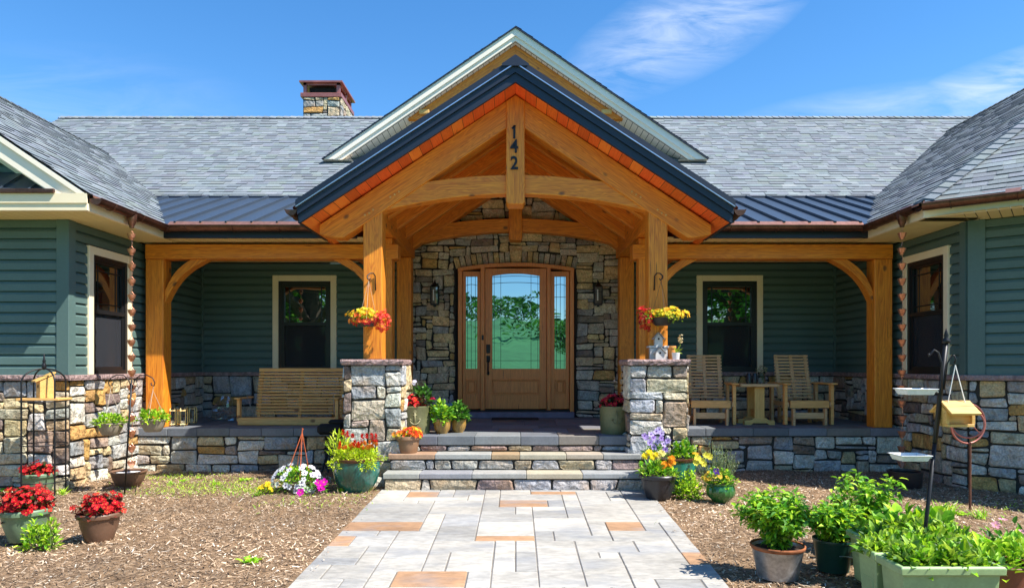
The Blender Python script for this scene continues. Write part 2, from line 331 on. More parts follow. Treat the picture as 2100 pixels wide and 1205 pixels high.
def stone_wall(name, parent, faces, seed=1, pal=PAL, **k):
    """faces: list of (O,U,V,N,W,H[,blocked]); stones plus a mortar sheet each, one mesh"""
    mb = MB()
    for n, f in enumerate(faces):
        O, U, V, Nn, w, h = [Vector(x) if hasattr(x, '__len__') else x for x in f[:6]]
        bl = f[6] if len(f) > 6 else None
        a = len(mb.f); stones(mb, O, U, V, Nn, w, h, seed=seed * 17 + n, pal=pal, blocked=bl, **k)
        if not bl: mb.poly([O + Nn * .006, O + U * w + Nn * .006, O + U * w + V * h + Nn * .006, O + V * h + Nn * .006], (1, 1, 1), 1)
    return mb.build(name, [M['stone'], M['mortar']], parent)
def siding(mb, p0, p1, z0, z1, nrm, openings=(), exp=.11):
    p0 = Vector((*p0, 0)); p1 = Vector((*p1, 0)); L = (p1 - p0).length; U = (p1 - p0) / L; Nn = Vector((*nrm, 0))
    z = z0
    while z < z1 - .005:
        h = min(exp, z1 - z)
        segs = [(0, L)]
        for (a, b, c, e) in openings:
            if z + h * .5 > c and z + h * .5 < e:
                ns = []
                for (s, t) in segs:
                    if b <= s or a >= t: ns.append((s, t)); continue
                    if a > s: ns.append((s, a))
                    if b < t: ns.append((b, t))
                segs = ns
        zs = [(z, -.014), (z, .023), (z + min(h, .072), .021), (z + min(h, .088), .009), (z + min(h, .099), .004), (z + min(h, .099), -.014), (z + h, -.014)]
        for (s, t) in segs:
            vs = []
            for (q, o) in zs: vs += [p0 + U * s + Nn * o + Vector((0, 0, q)), p0 + U * t + Nn * o + Vector((0, 0, q))]
            mb.add(vs, [(2 * i, 2 * i + 1, 2 * i + 3, 2 * i + 2) for i in range(6)])
        z += h
SHC = [((.17, .195, .215), 5), ((.19, .218, .235), 5), ((.15, .172, .19), 2), ((.215, .243, .255), 2), ((.18, .21, .205), 2)]
def shingles(name, parent, O, U, V, width, length, seed=1, exp=.118, clips=()):
    """O = corner at the eave, U along the eave, V up the slope; each tab is a lifted wedge"""
    r = random.Random(seed); O = Vector(O); U = Vector(U).normalized(); V = Vector(V).normalized(); Nn = U.cross(V)
    if Nn.z < 0: Nn = -Nn
    mb = MB(); n = int(math.ceil(length / exp))
    for j in range(n):
        x = -r.uniform(0, .3); v0 = j * exp; v1 = min(v0 + exp + .02, length)
        while x < width:
            w = r.uniform(.09, .24); a = max(0, x); b = min(width, x + w); x += w
            if b - a < .005: continue
            thick = r.random() < .5; lift = .014 if thick else .007; dv = -.008 if thick else 0
            c = pick(SHC, r, .08); P = lambda u, v, h: O + U * u + V * v + Nn * h
            vm = v0 + (v1 - v0) * r.uniform(.55, .72) if r.random() < .42 else v1 - .001
            lm = lift * (v1 - vm) / (v1 - v0) + .002
            mb.add([P(a, v0 + dv, lift), P(b, v0 + dv, lift), P(b, vm, lm), P(a, vm, lm)], [(0, 1, 2, 3)], c)
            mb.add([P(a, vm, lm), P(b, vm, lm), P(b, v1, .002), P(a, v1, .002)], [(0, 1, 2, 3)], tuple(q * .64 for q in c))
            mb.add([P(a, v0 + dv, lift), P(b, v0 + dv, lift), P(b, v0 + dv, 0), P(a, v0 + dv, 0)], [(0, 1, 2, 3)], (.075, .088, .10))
    mb.poly([O, O + U * width, O + U * width + V * length, O + V * length], (.1, .1, .1))
    o = mb.build(name, M['shingle'], parent)
    if clips:
        bm = bmesh.new(); bm.from_mesh(o.data)
        for co, no in clips:
            bmesh.ops.bisect_plane(bm, geom=bm.verts[:] + bm.edges[:] + bm.faces[:], plane_co=co, plane_no=no, clear_outer=True)
        bm.to_mesh(o.data); bm.free()
    return o
def ridge_caps(mb, p0, p1, sideA, sideB, w=.13, seed=3):
    r = random.Random(seed); p0 = Vector(p0); p1 = Vector(p1); L = (p1 - p0).length; D = (p1 - p0) / L; A = Vector(sideA).normalized() * w; B = Vector(sideB).normalized() * w
    up = -(A + B).normalized(); x = 0
    while x < L:
        y = min(x + .22, L); c = pick(SHC, r, .1)
        a = p0 + D * x + up * .030; b = p0 + D * y + up * .012
        mb.add([a, a + A, b + A, b, b + B, a + B, a - up * .02, a + A - up * .02, a + B - up * .02], [(0, 1, 2, 3), (0, 3, 4, 5), (0, 6, 7, 1), (0, 5, 8, 6)], c); x += .14
def prism(name, pts, y0, y1, parent, m, ang=0, bev=.008):
    """outline pts in world x,z extruded from y0 to y1; ang = direction of the wood grain"""
    c = (sum(p[0] for p in pts) / len(pts), sum(p[1] for p in pts) / len(pts)); a = R(ang)
    Mt = Matrix(((math.cos(a), 0, -math.sin(a), c[0]), (0, 1, 0, (y0 + y1) / 2), (math.sin(a), 0, math.cos(a), c[1]), (0, 0, 0, 1)))
    if sum(pts[i - 1][0] * pts[i][1] - pts[i][0] * pts[i - 1][1] for i in range(len(pts))) < 0: pts = pts[::-1]
    n = len(pts); mb = MB()
    vs = [(x, y0, z) for x, z in pts] + [(x, y1, z) for x, z in pts]
    mb.add(vs, [list(range(n)), [n + i for i in range(n)][::-1]] + [(i, n + i, n + (i + 1) % n, (i + 1) % n) for i in range(n)])
    return mb.build(name, m, parent, bevel=bev, M=Mt)
def timber(name, p0, p1, w, h, parent, m, up=(0, 0, 1), bev=.008):
    p0 = Vector(p0); p1 = Vector(p1); D = p1 - p0; L = D.length
    Mt = frameM(D, up, (p0 + p1) / 2); mb = MB(); mb.box(-L / 2, L / 2, -w / 2, w / 2, -h / 2, h / 2, M=Mt)
    return mb.build(name, m, parent, bevel=bev, M=Mt)
def rectp(x0, x1, z0, z1): return [(x0, z0), (x1, z0), (x1, z1), (x0, z1)]
# ================================================================ the setting
def sheet(name, x0, x1, y0, y1, z, m, kind='structure'):
    mb = MB(); mb.poly([(x0, y0, z), (x1, y0, z), (x1, y1, z), (x0, y1, z)]); o = mb.build(name, m); o['kind'] = kind; return o
M['lawn'] = mat('lawn_grass', (.07, .16, .025), rough=.9, var=.35, vs=.25, var2=.3, vs2=6)
M['mulch'] = mat('wood_mulch', (.22, .135, .07), rough=.95, var=.45, vs=9, var2=.5, vs2=70, bump=1, bs=55, bd=.02, tint=(.45, .31, .19), tamt=.6, ts=22)
sheet('ground', -700, 700, -700, 700, -.05, M['lawn'])
# mulch bed: a gently uneven sheet in front of the house
mb = MB(); nx, ny = 130, 60; xs = [-9 + 18 * i / nx for i in range(nx + 1)]; ys = [1.5 + 10 * j / ny for j in range(ny + 1)]
def mulch_z(x, y):
    h = .012 * math.sin(x * 2.3 + 1.3 * math.sin(y * 1.7)) + .010 * math.sin(y * 3.1 + x) + .006 * math.sin(x * 7.1 - y * 5.3)
    d = max(0, abs(x) - 1.4); return -.012 + h * min(1, d / .5)
for j in range(ny + 1):
    for i in range(nx + 1): mb.v.append((xs[i], ys[j], mulch_z(xs[i], ys[j])))
for j in range(ny):
    for i in range(nx):
        a = j * (nx + 1) + i; mb.f.append([a, a + 1, a + nx + 2, a + nx + 1]); mb.c.append((1, 1, 1)); mb.k.append(0)
o = mb.build('mulch_bed', M['mulch'], smooth=True); o['kind'] = 'structure'
# shredded bark chips
rs = np.random.RandomState(5); n = 190000
X = rs.uniform(-7.5, 7.5, n); Y = 2.9 + (rs.uniform(0, 1, n) ** 1.25) * 6.1
half = np.where(X > 0, 1.25 + .0416 * (Y - 4.09), 1.33 + .02 * (Y - 4.09)); keep = ((np.abs(X) > half + .01) | ((np.abs(X) > half - .09) & (rs.uniform(0, 1, n) < .06))) & (np.abs(X) < Y * .86 + .3); X, Y = X[keep], Y[keep]; n = len(X)
d = np.maximum(0, np.abs(X) - 1.4); Zg = -.012 + (.012 * np.sin(X * 2.3 + 1.3 * np.sin(Y * 1.7)) + .010 * np.sin(Y * 3.1 + X) + .006 * np.sin(X * 7.1 - Y * 5.3)) * np.minimum(1, d / .5)
a = rs.uniform(0, 2 * np.pi, n); Lc = rs.gamma(2.2, .0080, n) + .006; Wc = rs.uniform(.0025, .009, n); tl = rs.normal(0, .28, n); rl = rs.normal(0, .35, n)
ux = np.stack([np.cos(a) * np.cos(tl), np.sin(a) * np.cos(tl), np.sin(tl)], 1); wx = np.stack([-np.sin(a) * np.cos(rl), np.cos(a) * np.cos(rl), np.sin(rl)], 1)
Zg = np.where(np.abs(X) < half[keep] + .005, .002, Zg); c = np.stack([X, Y, Zg + .004 + np.abs(np.sin(tl)) * Lc * .5 + rs.uniform(0, .008, n)], 1)
A = ux * (Lc / 2)[:, None]; B = wx * (Wc / 2)[:, None]
V4 = np.stack([c - A - B * .6, c + A - B, c + A * .9 + B, c - A + B], 1).reshape(-1, 3)
cols = np.array([(.50, .35, .22), (.36, .235, .14), (.17, .105, .06), (.64, .49, .34), (.07, .045, .03), (.80, .70, .56)])
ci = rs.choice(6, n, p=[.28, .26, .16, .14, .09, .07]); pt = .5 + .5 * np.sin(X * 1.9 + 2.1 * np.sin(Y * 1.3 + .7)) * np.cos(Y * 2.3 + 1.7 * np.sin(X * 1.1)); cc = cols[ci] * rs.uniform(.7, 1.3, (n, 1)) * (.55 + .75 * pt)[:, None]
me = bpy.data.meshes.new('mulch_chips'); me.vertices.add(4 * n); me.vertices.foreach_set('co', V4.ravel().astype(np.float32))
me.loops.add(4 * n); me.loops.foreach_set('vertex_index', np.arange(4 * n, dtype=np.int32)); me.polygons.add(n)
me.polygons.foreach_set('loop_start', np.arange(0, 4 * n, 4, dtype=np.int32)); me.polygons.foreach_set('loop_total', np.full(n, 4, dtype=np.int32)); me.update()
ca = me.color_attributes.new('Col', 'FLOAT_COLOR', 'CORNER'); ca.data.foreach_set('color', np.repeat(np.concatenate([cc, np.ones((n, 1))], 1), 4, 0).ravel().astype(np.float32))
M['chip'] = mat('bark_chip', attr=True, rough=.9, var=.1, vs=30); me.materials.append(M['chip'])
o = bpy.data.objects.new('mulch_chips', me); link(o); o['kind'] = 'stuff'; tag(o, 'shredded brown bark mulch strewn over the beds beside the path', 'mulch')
# paved walk: irregular cut slabs
mb = MB(); r = random.Random(11); u = .155; nx = 18; ny = 44; y0 = .6; used = [[False] * nx for _ in range(ny)]
tiles = []
for (px, py, w, h) in ((1058, 1033, 3, 2), (870, 1010, 2, 2), (1150, 1007, 3, 1), (765, 1082, 4, 2), (700, 1104, 1, 2), (1038, 1104, 3, 1), (1282, 1077, 2, 2), (858, 1185, 3, 2), (1440, 1140, 1, 2)):     # the few terracotta slabs
    q = E * 1450 / (py - 748); x = (px - 1057) / 1450 * q; i = max(0, min(nx - w, round((x + 1.395) / u - w / 2))); j = max(0, min(ny - h, round((q - y0 + .04) / u - h / 2)))
    if any(used[j + b_][i + a_] for b_ in range(h) for a_ in range(w)): continue
    for b_ in range(h):
        for a_ in range(w): used[j + b_][i + a_] = True
    tiles.append((i, j, w, h, (.375, .215, .115)))
for j in range(ny):
    for i in range(nx):
        if used[j][i]: continue
        w, h = r.choice([(2, 2), (3, 2), (2, 3), (3, 3), (4, 3), (1, 2), (2, 1), (3, 1), (4, 2), (3, 2), (2, 3), (1, 1)])
        w = min(w, nx - i); h = min(h, ny - j); ww = 0
        while ww < w and not used[j][i + ww]: ww += 1
        w = ww; hh = 1
        while hh < h and all(not used[j + hh][i + q] for q in range(w)): hh += 1
        h = hh
        for b in range(h):
            for a_ in range(w): used[j + b][i + a_] = True
        tiles.append((i, j, w, h, r.choices([(.395, .37, .325), (.345, .33, .30), (.44, .41, .355), (.28, .275, .265)], [5, 4, 3, 1])[0]))
for (i, j, w, h, base) in tiles:
    xa = -1.395 + i * u; ya = y0 + j * u - .04; g = r.uniform(.0025, .0055); k = r.uniform(.86, 1.1); zt = r.uniform(-.003, .001)
    mb.box(xa + g, xa + w * u - g, ya + g, ya + h * u - g, -.06, zt, tuple(x * k for x in base), b=.005)
def edge(y, s): return (1.25 + .0416 * (y - 4.09)) if s > 0 else (1.33 + .02 * (y - 4.09))     # the walk widens a little towards the steps
mb.v = [(x * edge(y, x) / 1.395, y, z) for x, y, z in mb.v]
o = mb.build('path', M['paver']); o['kind'] = 'structure'
mb = MB(); mb.poly([(-edge(.6, -1) + .01, .6, -.008), (edge(.6, 1) - .01, .6, -.008), (edge(7.35, 1) - .01, 7.35, -.008), (-edge(7.35, -1) + .01, 7.35, -.008)]); o = mb.build('path_joints', mat('joint_sand', (.20, .18, .155), rough=.95)); o['kind'] = 'structure'

# ================================================================ the house
house = thing('house', 'ranch house with green siding, stone base and a gabled timber entry porch', 'house', (0, 9, 0))
def grp(name, mb, m, **k): return mb.build(name, m, house, **k)
XL, XR, YB, YF = -4.70, 4.80, 10.6, 7.42
LZ = 1.13; SZ = 2.81
WB = Vector((4.80, 7.49, 0)); dB = Vector((.788, -.616, 0)); nB = Vector((-.616, -.788, 0))
Zv = Vector((0, 0, 1))
# stone bases
stone_wall('stone_wall', house, [((-8.6, YF, -.05), (1, 0, 0), Zv, (0, -1, 0), 8.6 + XL + .03, LZ + .05)], seed=21, unit=(.086, .058))
stone_wall('stone_wall', house, [((XL, YF, -.05), (0, 1, 0), Zv, (1, 0, 0), YB - YF, LZ + .05)], seed=22, unit=(.086, .058))
stone_wall('stone_wall', house, [((XR, YB, -.05), (0, -1, 0), Zv, (-1, 0, 0), YB - WB.y, LZ + .05)], seed=23, unit=(.086, .058))
stone_wall('stone_wall', house, [(WB + Vector((0, 0, -.05)), dB, Zv, nB, 4.5, LZ + .05)], seed=24, unit=(.086, .058))
stone_wall('stone_wall', house, [((XL, YB, .5), (1, 0, 0), Zv, (0, -1, 0), 3.0, LZ - .5)], seed=25, unit=(.085, .065))
stone_wall('stone_wall', house, [((1.66, YB, .5), (1, 0, 0), Zv, (0, -1, 0), XR - 1.66, LZ - .5)], seed=28, unit=(.085, .065))
stone_wall('porch_base', house, [((XL, 8.78, -.05), (1, 0, 0), Zv, (0, -1, 0), 3.45, .46)], seed=26, unit=(.085, .06))
stone_wall('porch_base', house, [((1.25, 8.78, -.05), (1, 0, 0), Zv, (0, -1, 0), XR - 1.25, .46)], seed=27, unit=(.085, .06))
# ledges
def ledge(p0, p1, nrm, z=LZ, h=.055, w=.075, ext0=0, ext1=0):
    p0 = Vector((*p0, z + h / 2)); p1 = Vector((*p1, z + h / 2)); D = (p1 - p0).normalized(); nn = Vector((*nrm, 0))
    p0 = p0 - D * ext0; p1 = p1 + D * ext1; L = (p1 - p0).length; k = int(L / .07); mb = MB(); r = random.Random(int(p0.x * 100)); vs = []
    for i in range(k + 1):
        q = p0 + D * (L * i / k); o = w + r.uniform(-.006, .004)
        vs += [q - Zv * (h / 2), q + nn * (o - .006) - Zv * (h / 2), q + nn * (o + r.uniform(-.003, .003)) - Zv * (h * .1), q + nn * (o - .004) + Zv * (h * .4), q + nn * (o - .012) + Zv * (h / 2), q + Zv * (h / 2)]
    fs = [[i * 6 + j, (i + 1) * 6 + j, (i + 1) * 6 + j + 1, i * 6 + j + 1] for i in range(k) for j in range(5)] + [list(range(6)), list(range(k * 6, k * 6 + 6))]
    mb.add(vs, fs); return grp('ledge', mb, M['ledge'])
ledge((-8.6, YF), (XL, YF), (0, -1), ext1=.07)
ledge((XL, YF), (XL, YB), (1, 0), ext0=.07)
ledge((XL, YB), (-1.66, YB), (0, -1)); ledge((1.66, YB), (XR, YB), (0, -1))
ledge((XR, YB), (XR, WB.y), (-1, 0), ext1=.03)
pB = WB + dB * 4.5; ledge((WB.x, WB.y), (pB.x, pB.y), (nB.x, nB.y), ext0=.03)
# siding
def sid(p0, p1, z0, z1, nrm, op=()):
    mb = MB(); siding(mb, p0, p1, z0, z1, nrm, op); return grp('siding', mb, M['siding'])
z0 = LZ + .055
sid((-8.6, YF), (XL, YF), z0, SZ, (0, -1))
sid((XL, YF), (XL, YB), z0, SZ, (1, 0), [(.31, 1.18, 1.1, 2.60)])
sid((XL, YB), (-1.66, YB), z0, SZ, (0, -1), [(XL * -1 - 3.63, XL * -1 - 2.675, 1.1, 2.63)])
sid((1.66, YB), (XR, YB), z0, SZ, (0, -1), [(2.71 - 1.66, 3.70 - 1.66, 1.1, 2.63)])
sid((XR, YB), (XR, WB.y), z0, SZ, (-1, 0), [(YB - 8.70, YB - 7.78, 1.1, 2.61)])
sid((WB.x, WB.y), (pB.x, pB.y), z0, SZ, (nB.x, nB.y))
mb = MB()       # corner posts of the siding
mb.box(XL - .10, XL + .03, YF - .03, YF + .001, z0, SZ, b=.003); mb.box(XL - .01, XL + .031, YF - .028, YF + .09, z0, SZ, b=.003)
grp('corner_board', mb, M['siding']); mb = MB(); mb.box(XL + .002, XL + .04, YB - .04, YB - .002, z0, SZ); grp('corner_board', mb, M['siding']); mb = MB(); mb.box(XR - .04, XR - .002, YB - .04, YB - .002, z0, SZ); grp('corner_board', mb, M['siding']); mb = MB()
mb.box(-.10, .001, -.005, .035, z0, SZ, M=frameM((0, -1, 0), Zv, WB) @ Matrix.Diagonal((1, -1, 1, 1)))
mb.box(-.005, .15, -.001, .036, z0, SZ, M=frameM(dB, Zv, WB) @ Matrix.Diagonal((1, -1, 1, 1)))
grp('corner_board', mb, M['siding'])
# ---- windows
def window(P, U, Nn, Wd, z0, z1):
    P = Vector((*P, 0)); U = Vector((*U, 0)); Nn = Vector((*Nn, 0))
    Mx = Matrix(((U.x, Nn.x, 0, P.x), (U.y, Nn.y, 0, P.y), (0, 0, 1, 0), (0, 0, 0, 1)))
    t = .088; f = .045; f_ = MB(); a, b = t, Wd - t; zt = z1 - t; zm = z0 + (zt - z0) * .53
    f_.box(a, a + f, -.04, .028, z0, zt, M=Mx); f_.box(b - f, b, -.04, .028, z0, zt, M=Mx); f_.box(a + f, b - f, -.04, .028, zt - f, zt, M=Mx); f_.box(a + f, b - f, -.04, .032, z0, z0 + f, M=Mx)
    f_.box(a + f, b - f, -.02, .022, zm - .022, zm + .022, M=Mx)
    for s in (a + f, b - f - .035): f_.box(s, s + .035, -.015, .010, z0 + f, zt - f, M=Mx)
    f_.box(a + f + .035, b - f - .035, -.015, .010, zt - f - .035, zt - f, M=Mx); f_.box(a + f + .035, b - f - .035, -.015, .012, z0 + f, z0 + f + .04, M=Mx)
    for s in (a + f + .10, b - f - .11): f_.box(s, s + .010, -.012, -.002, zm + .022, zt - f - .035, M=Mx)
    for z in (zm + .09, zt - f - .12): f_.box(a + f + .035, b - f - .035, -.012, -.004, z, z + .010, M=Mx)
    w = f_.build('window', M['winframe'], house)
    g = MB(); g.box(a + f, b - f, -.03, -.02, zm, zt - f, M=Mx); g.build('glass_pane', M['glass'], w)
    g = MB(); g.box(a + f, b - f, -.045, -.035, z0 + f, zm, M=Mx); g.build('glass_pane', M['glass'], w)
    g = MB(); g.box(a + f + .035, b - f - .035, -.008, -.006, z0 + f + .04, zm - .022, M=Mx); g.build('insect_screen', M['screenx'], w)
    c = MB(); c.box(0, t, -.01, .042, z0, z1, M=Mx, b=.004); c.box(Wd - t, Wd, -.01, .042, z0, z1, M=Mx, b=.004); c.box(t, Wd - t, -.01, .040, z1 - t, z1, M=Mx, b=.004); c.build('window_trim', M['cream'], w)
    return w
# see-through insect screen: thin weave darkens what is behind it
m = bpy.data.materials.new('screen_weave'); m.use_nodes = True; nt = m.node_tree; nt.nodes.clear()
o_ = N(nt, 'ShaderNodeOutputMaterial'); tr = N(nt, 'ShaderNodeBsdfTransparent'); df = N(nt, 'ShaderNodeBsdfDiffuse'); df.inputs[0].default_value = (.05, .052, .06, 1); mx = N(nt, 'ShaderNodeMixShader'); mx.inputs[0].default_value = .55
nt.links.new(tr.outputs[0], mx.inputs[1]); nt.links.new(df.outputs[0], mx.inputs[2]); nt.links.new(mx.outputs[0], o_.inputs[0]); M['screenx'] = m
window((-3.63, YB), (1, 0), (0, -1), .955, z0, 2.63)
window((2.71, YB), (1, 0), (0, -1), .99, z0, 2.63)
window((XL, YF + .31), (0, 1), (1, 0), .87, z0, 2.60)
window((XR, 7.78), (0, 1), (-1, 0), .92, z0, 2.61)
# ---- porch floor, steps
SL = [((.165, .175, .19), 6), ((.13, .14, .155), 4), ((.20, .20, .205), 3), ((.19, .165, .14), 1)]
TL = [((.34, .33, .30), 4), ((.28, .28, .28), 2), ((.44, .30, .165), 4), ((.42, .36, .27), 4), ((.33, .22, .13), 2)]
def slabs(name, x0, x1, y0, y1, zb, zt, pal, seed, rows=1, wr=(.34, .6), parent=house):
    r = random.Random(seed); mb = MB()
    for q in range(rows):
        ya = y0 + (y1 - y0) * q / rows; yb = y0 + (y1 - y0) * (q + 1) / rows; x = x0
        while x < x1 - .01:
            w = r.uniform(*wr); xe = x1 if x + w > x1 - .2 else x + w
            mb.box(x + .0015, xe - .0015, ya + .0015, yb - .0015, zb + r.uniform(0, .004), zt + r.uniform(-.0015, .0015), pick(pal, r, .1), b=.006); x = xe
    return mb.build(name, M['bluestone'], parent)
slabs('porch_floor', XL + .03, -1.26, 8.72, 10.56, .41, .51, SL, 1, rows=4)
slabs('porch_floor', 1.26, XR - .03, 8.72, 10.56, .41, .51, SL, 2, rows=4)
slabs('porch_floor', -1.258, 1.258, 7.76, 10.56, .41, .512, SL, 3, rows=6)
mb = MB(); mb.box(-1.24, 1.24, 7.80, 10.6, -.05, .408); grp('porch_foundation', mb, M['mortar'])
mb = MB(); mb.box(XL, -1.24, 8.80, 10.6, -.05, .408); grp('porch_foundation', mb, M['mortar']); mb = MB(); mb.box(1.24, XR, 8.80, 10.6, -.05, .408); grp('porch_foundation', mb, M['mortar'])
steps = thing('front_steps', 'wide stone steps with mixed grey and tan treads up to the door', 'steps', (0, 7.5, 0))
slabs('tread', -1.372, 1.35, 7.30, 7.60, .113, .17, TL, 4, wr=(.3, .62), parent=steps)
slabs('tread', -1.36, 1.34, 7.53, 7.78, .283, .34, TL, 5, wr=(.3, .62), parent=steps)
for k, (ya, zb, h, w0, w1) in enumerate(((7.335, -.02, .131, -1.36, 1.34), (7.565, .171, .11, -1.34, 1.32), (7.795, .341, .067, -1.24, 1.24))):
    mb = MB(); stones(mb, (w0, ya, zb), (1, 0, 0), Zv, (0, -1, 0), w1 - w0, h, unit=(.095, h), seed=60 + k, d=.03, pal=[((.46, .43, .38), 4), ((.40, .40, .40), 3), ((.30, .22, .20), 2), ((.50, .40, .27), 2)])
    mb.poly([(w0, ya, zb), (w1, ya, zb), (w1, ya, zb + h), (w0, ya, zb + h)], k=1)
    mb.poly([(w0, ya, zb), (w0, ya + .3, zb), (w0, ya + .3, zb + h), (w0, ya, zb + h)], k=1); mb.poly([(w1, ya, zb), (w1, ya + .3, zb), (w1, ya + .3, zb + h), (w1, ya, zb + h)], k=1)
    mb.build('riser', [M['stone'], M['mortar']], steps)
# ---- piers
for s in (-1, 1):
    xa, xb = (-1.83, -1.245) if s < 0 else (1.245, 1.835)
    fc = [((xa - .02, 7.62, -.05), (1, 0, 0), Zv, (0, -1, 0), xb - xa + .04, 1.34), ((xb, 7.60, -.05), (0, 1, 0), Zv, (1, 0, 0), .62, 1.34), ((xa, 8.22, -.05), (0, -1, 0), Zv, (-1, 0, 0), .62, 1.34)]
    pr = stone_wall('stone_pier', house, fc, seed=31 + s, unit=(.090, .076), d=.032)
    mb = MB(); r = random.Random(s + 5); k = 14; x0, x1, ya, yb = xa - .045, xb + .045, 7.55, 8.26; ring = []
    for i in range(k): ring.append((x0 + (x1 - x0) * i / k, ya))
    for i in range(k): ring.append((x1, ya + (yb - ya) * i / k))
    for i in range(k): ring.append((x1 - (x1 - x0) * i / k, yb))
    for i in range(k): ring.append((x0, yb - (yb - ya) * i / k))
    cx, cy = (x0 + x1) / 2, (ya + yb) / 2; n = len(ring); vs = []
    for z, f in ((1.29, .965), (1.305, .985), (1.33, 1.0), (1.344, .985), (1.35, .95)):
        for x, y in ring: q = f + r.uniform(-.018, .012); vs.append((cx + (x - cx) * q, cy + (y - cy) * q, z))
    fs = [[i * n + j, i * n + (j + 1) % n, (i + 1) * n + (j + 1) % n, (i + 1) * n + j] for i in range(4) for j in range(n)] + [list(range(n))[::-1], [4 * n + j for j in range(n)]]
    mb.add(vs, fs); mb.build('pier_cap', M['ledge'], pr)
# ---- stone door wall with its arch
arch = lambda x: 2.803 - .08 * ((x - .012) / .87) ** 2
x0_, zb_ = -1.66, .51
def blk(s, t):
    x = x0_ + s; z = zb_ + t
    return (-.875 < x < .90 and z < arch(x) + .195) or z > E + 2.93 - .672 * abs(x) or (abs(x - .012) < .09 and z < arch(x) + .27)
mb = MB(); stones(mb, (x0_, YB, zb_), (1, 0, 0), Zv, (0, -1, 0), 3.32, 3.72, unit=(.082, .050), seed=77, pal=PALW, blocked=blk, d=.04, gap=.010)
r = random.Random(3)
nv = 22
for i in range(nv):
    a = -.89 + (1.80) * i / nv; b = a + 1.80 / nv
    key = i in (10, 11)
    if i == 11: continue
    if key: b += 1.80 / nv
    zt = .27 if key else r.uniform(.165, .19); f = .02 if key else 0
    q = [(a + .004, arch(a) + .012), (b - .004, arch(b) + .012), (b - .004 + f + (a) * .05, arch(b) + zt), (a + .004 - f + (a) * .05, arch(a) + zt)]
    q = [(x - x0_, z - zb_) for x, z in q]
    one_stone(mb, q, Vector((x0_, YB, zb_)), Vector((1, 0, 0)), Zv, Vector((0, -1, 0)), .045 + (.02 if key else 0), pick(PALW[:5], r), r, rnd=.008)
k = 48
for i in range(k):
    a = -1.66 + 3.32 * i / k; b = a + 3.32 / k; m_ = (a + b) / 2
    lo = (lambda x: arch(x) + .002) if -.875 < m_ < .90 else (lambda x: zb_)
    mb.poly([(a, YB - .004, lo(a)), (b, YB - .004, lo(b)), (b, YB - .004, E + 3.05 - .672 * abs(b)), (a, YB - .004, E + 3.05 - .672 * abs(a))], k=1)
grp('stone_entry_wall', mb, [M['stone'], M['mortar']])
# ---- door unit
kd = 10.53 / 1450; DX = lambda px: (px - 1057) * kd; DZ = lambda py: E + (748 - py) * kd
fr = MB(); yA, yB_ = 10.47, 10.60
for (a, b) in ((940, 948.5), (986, 994.5), (1121, 1129), (1168, 1176.5)): fr.box(DX(a), DX(b), yA - (.02 if 980 < a < 1125 else 0), yB_, .60, arch(DX((a + b) / 2)) - .03, b=.004)
for i in range(24):
    a = DX(940) + (DX(1176.5) - DX(940)) * i / 24; b = DX(940) + (DX(1176.5) - DX(940)) * (i + 1) / 24
    vs = [(a, yA - .025, arch(a) - .055), (b, yA - .025, arch(b) - .055), (b, yA - .025, arch(b) - .003), (a, yA - .025, arch(a) - .003)]
    fr.add(vs + [(x, 10.6, z) for x, y, z in vs], [(0, 1, 2, 3), (0, 4, 5, 1), (3, 2, 6, 7)])
mfr = Matrix(((0, 0, 1, 0), (0, 1, 0, 0), (1, 0, 0, 0), (0, 0, 0, 1)))   # grain runs upright
frame = fr.build('door_frame', M['door'], house, M=mfr)
mb = MB(); mb.box(DX(940), DX(1176), 10.36, 10.6, .512, .60, b=.006); grp('door_sill', mb, mat('purple_slate', (.16, .14, .19), rough=.6, var=.2, vs=10))
mb = MB(); mb.box(DX(948), DX(1168), 10.44, 10.5, .60, .625, b=.004); grp('threshold', mb, M['black'])
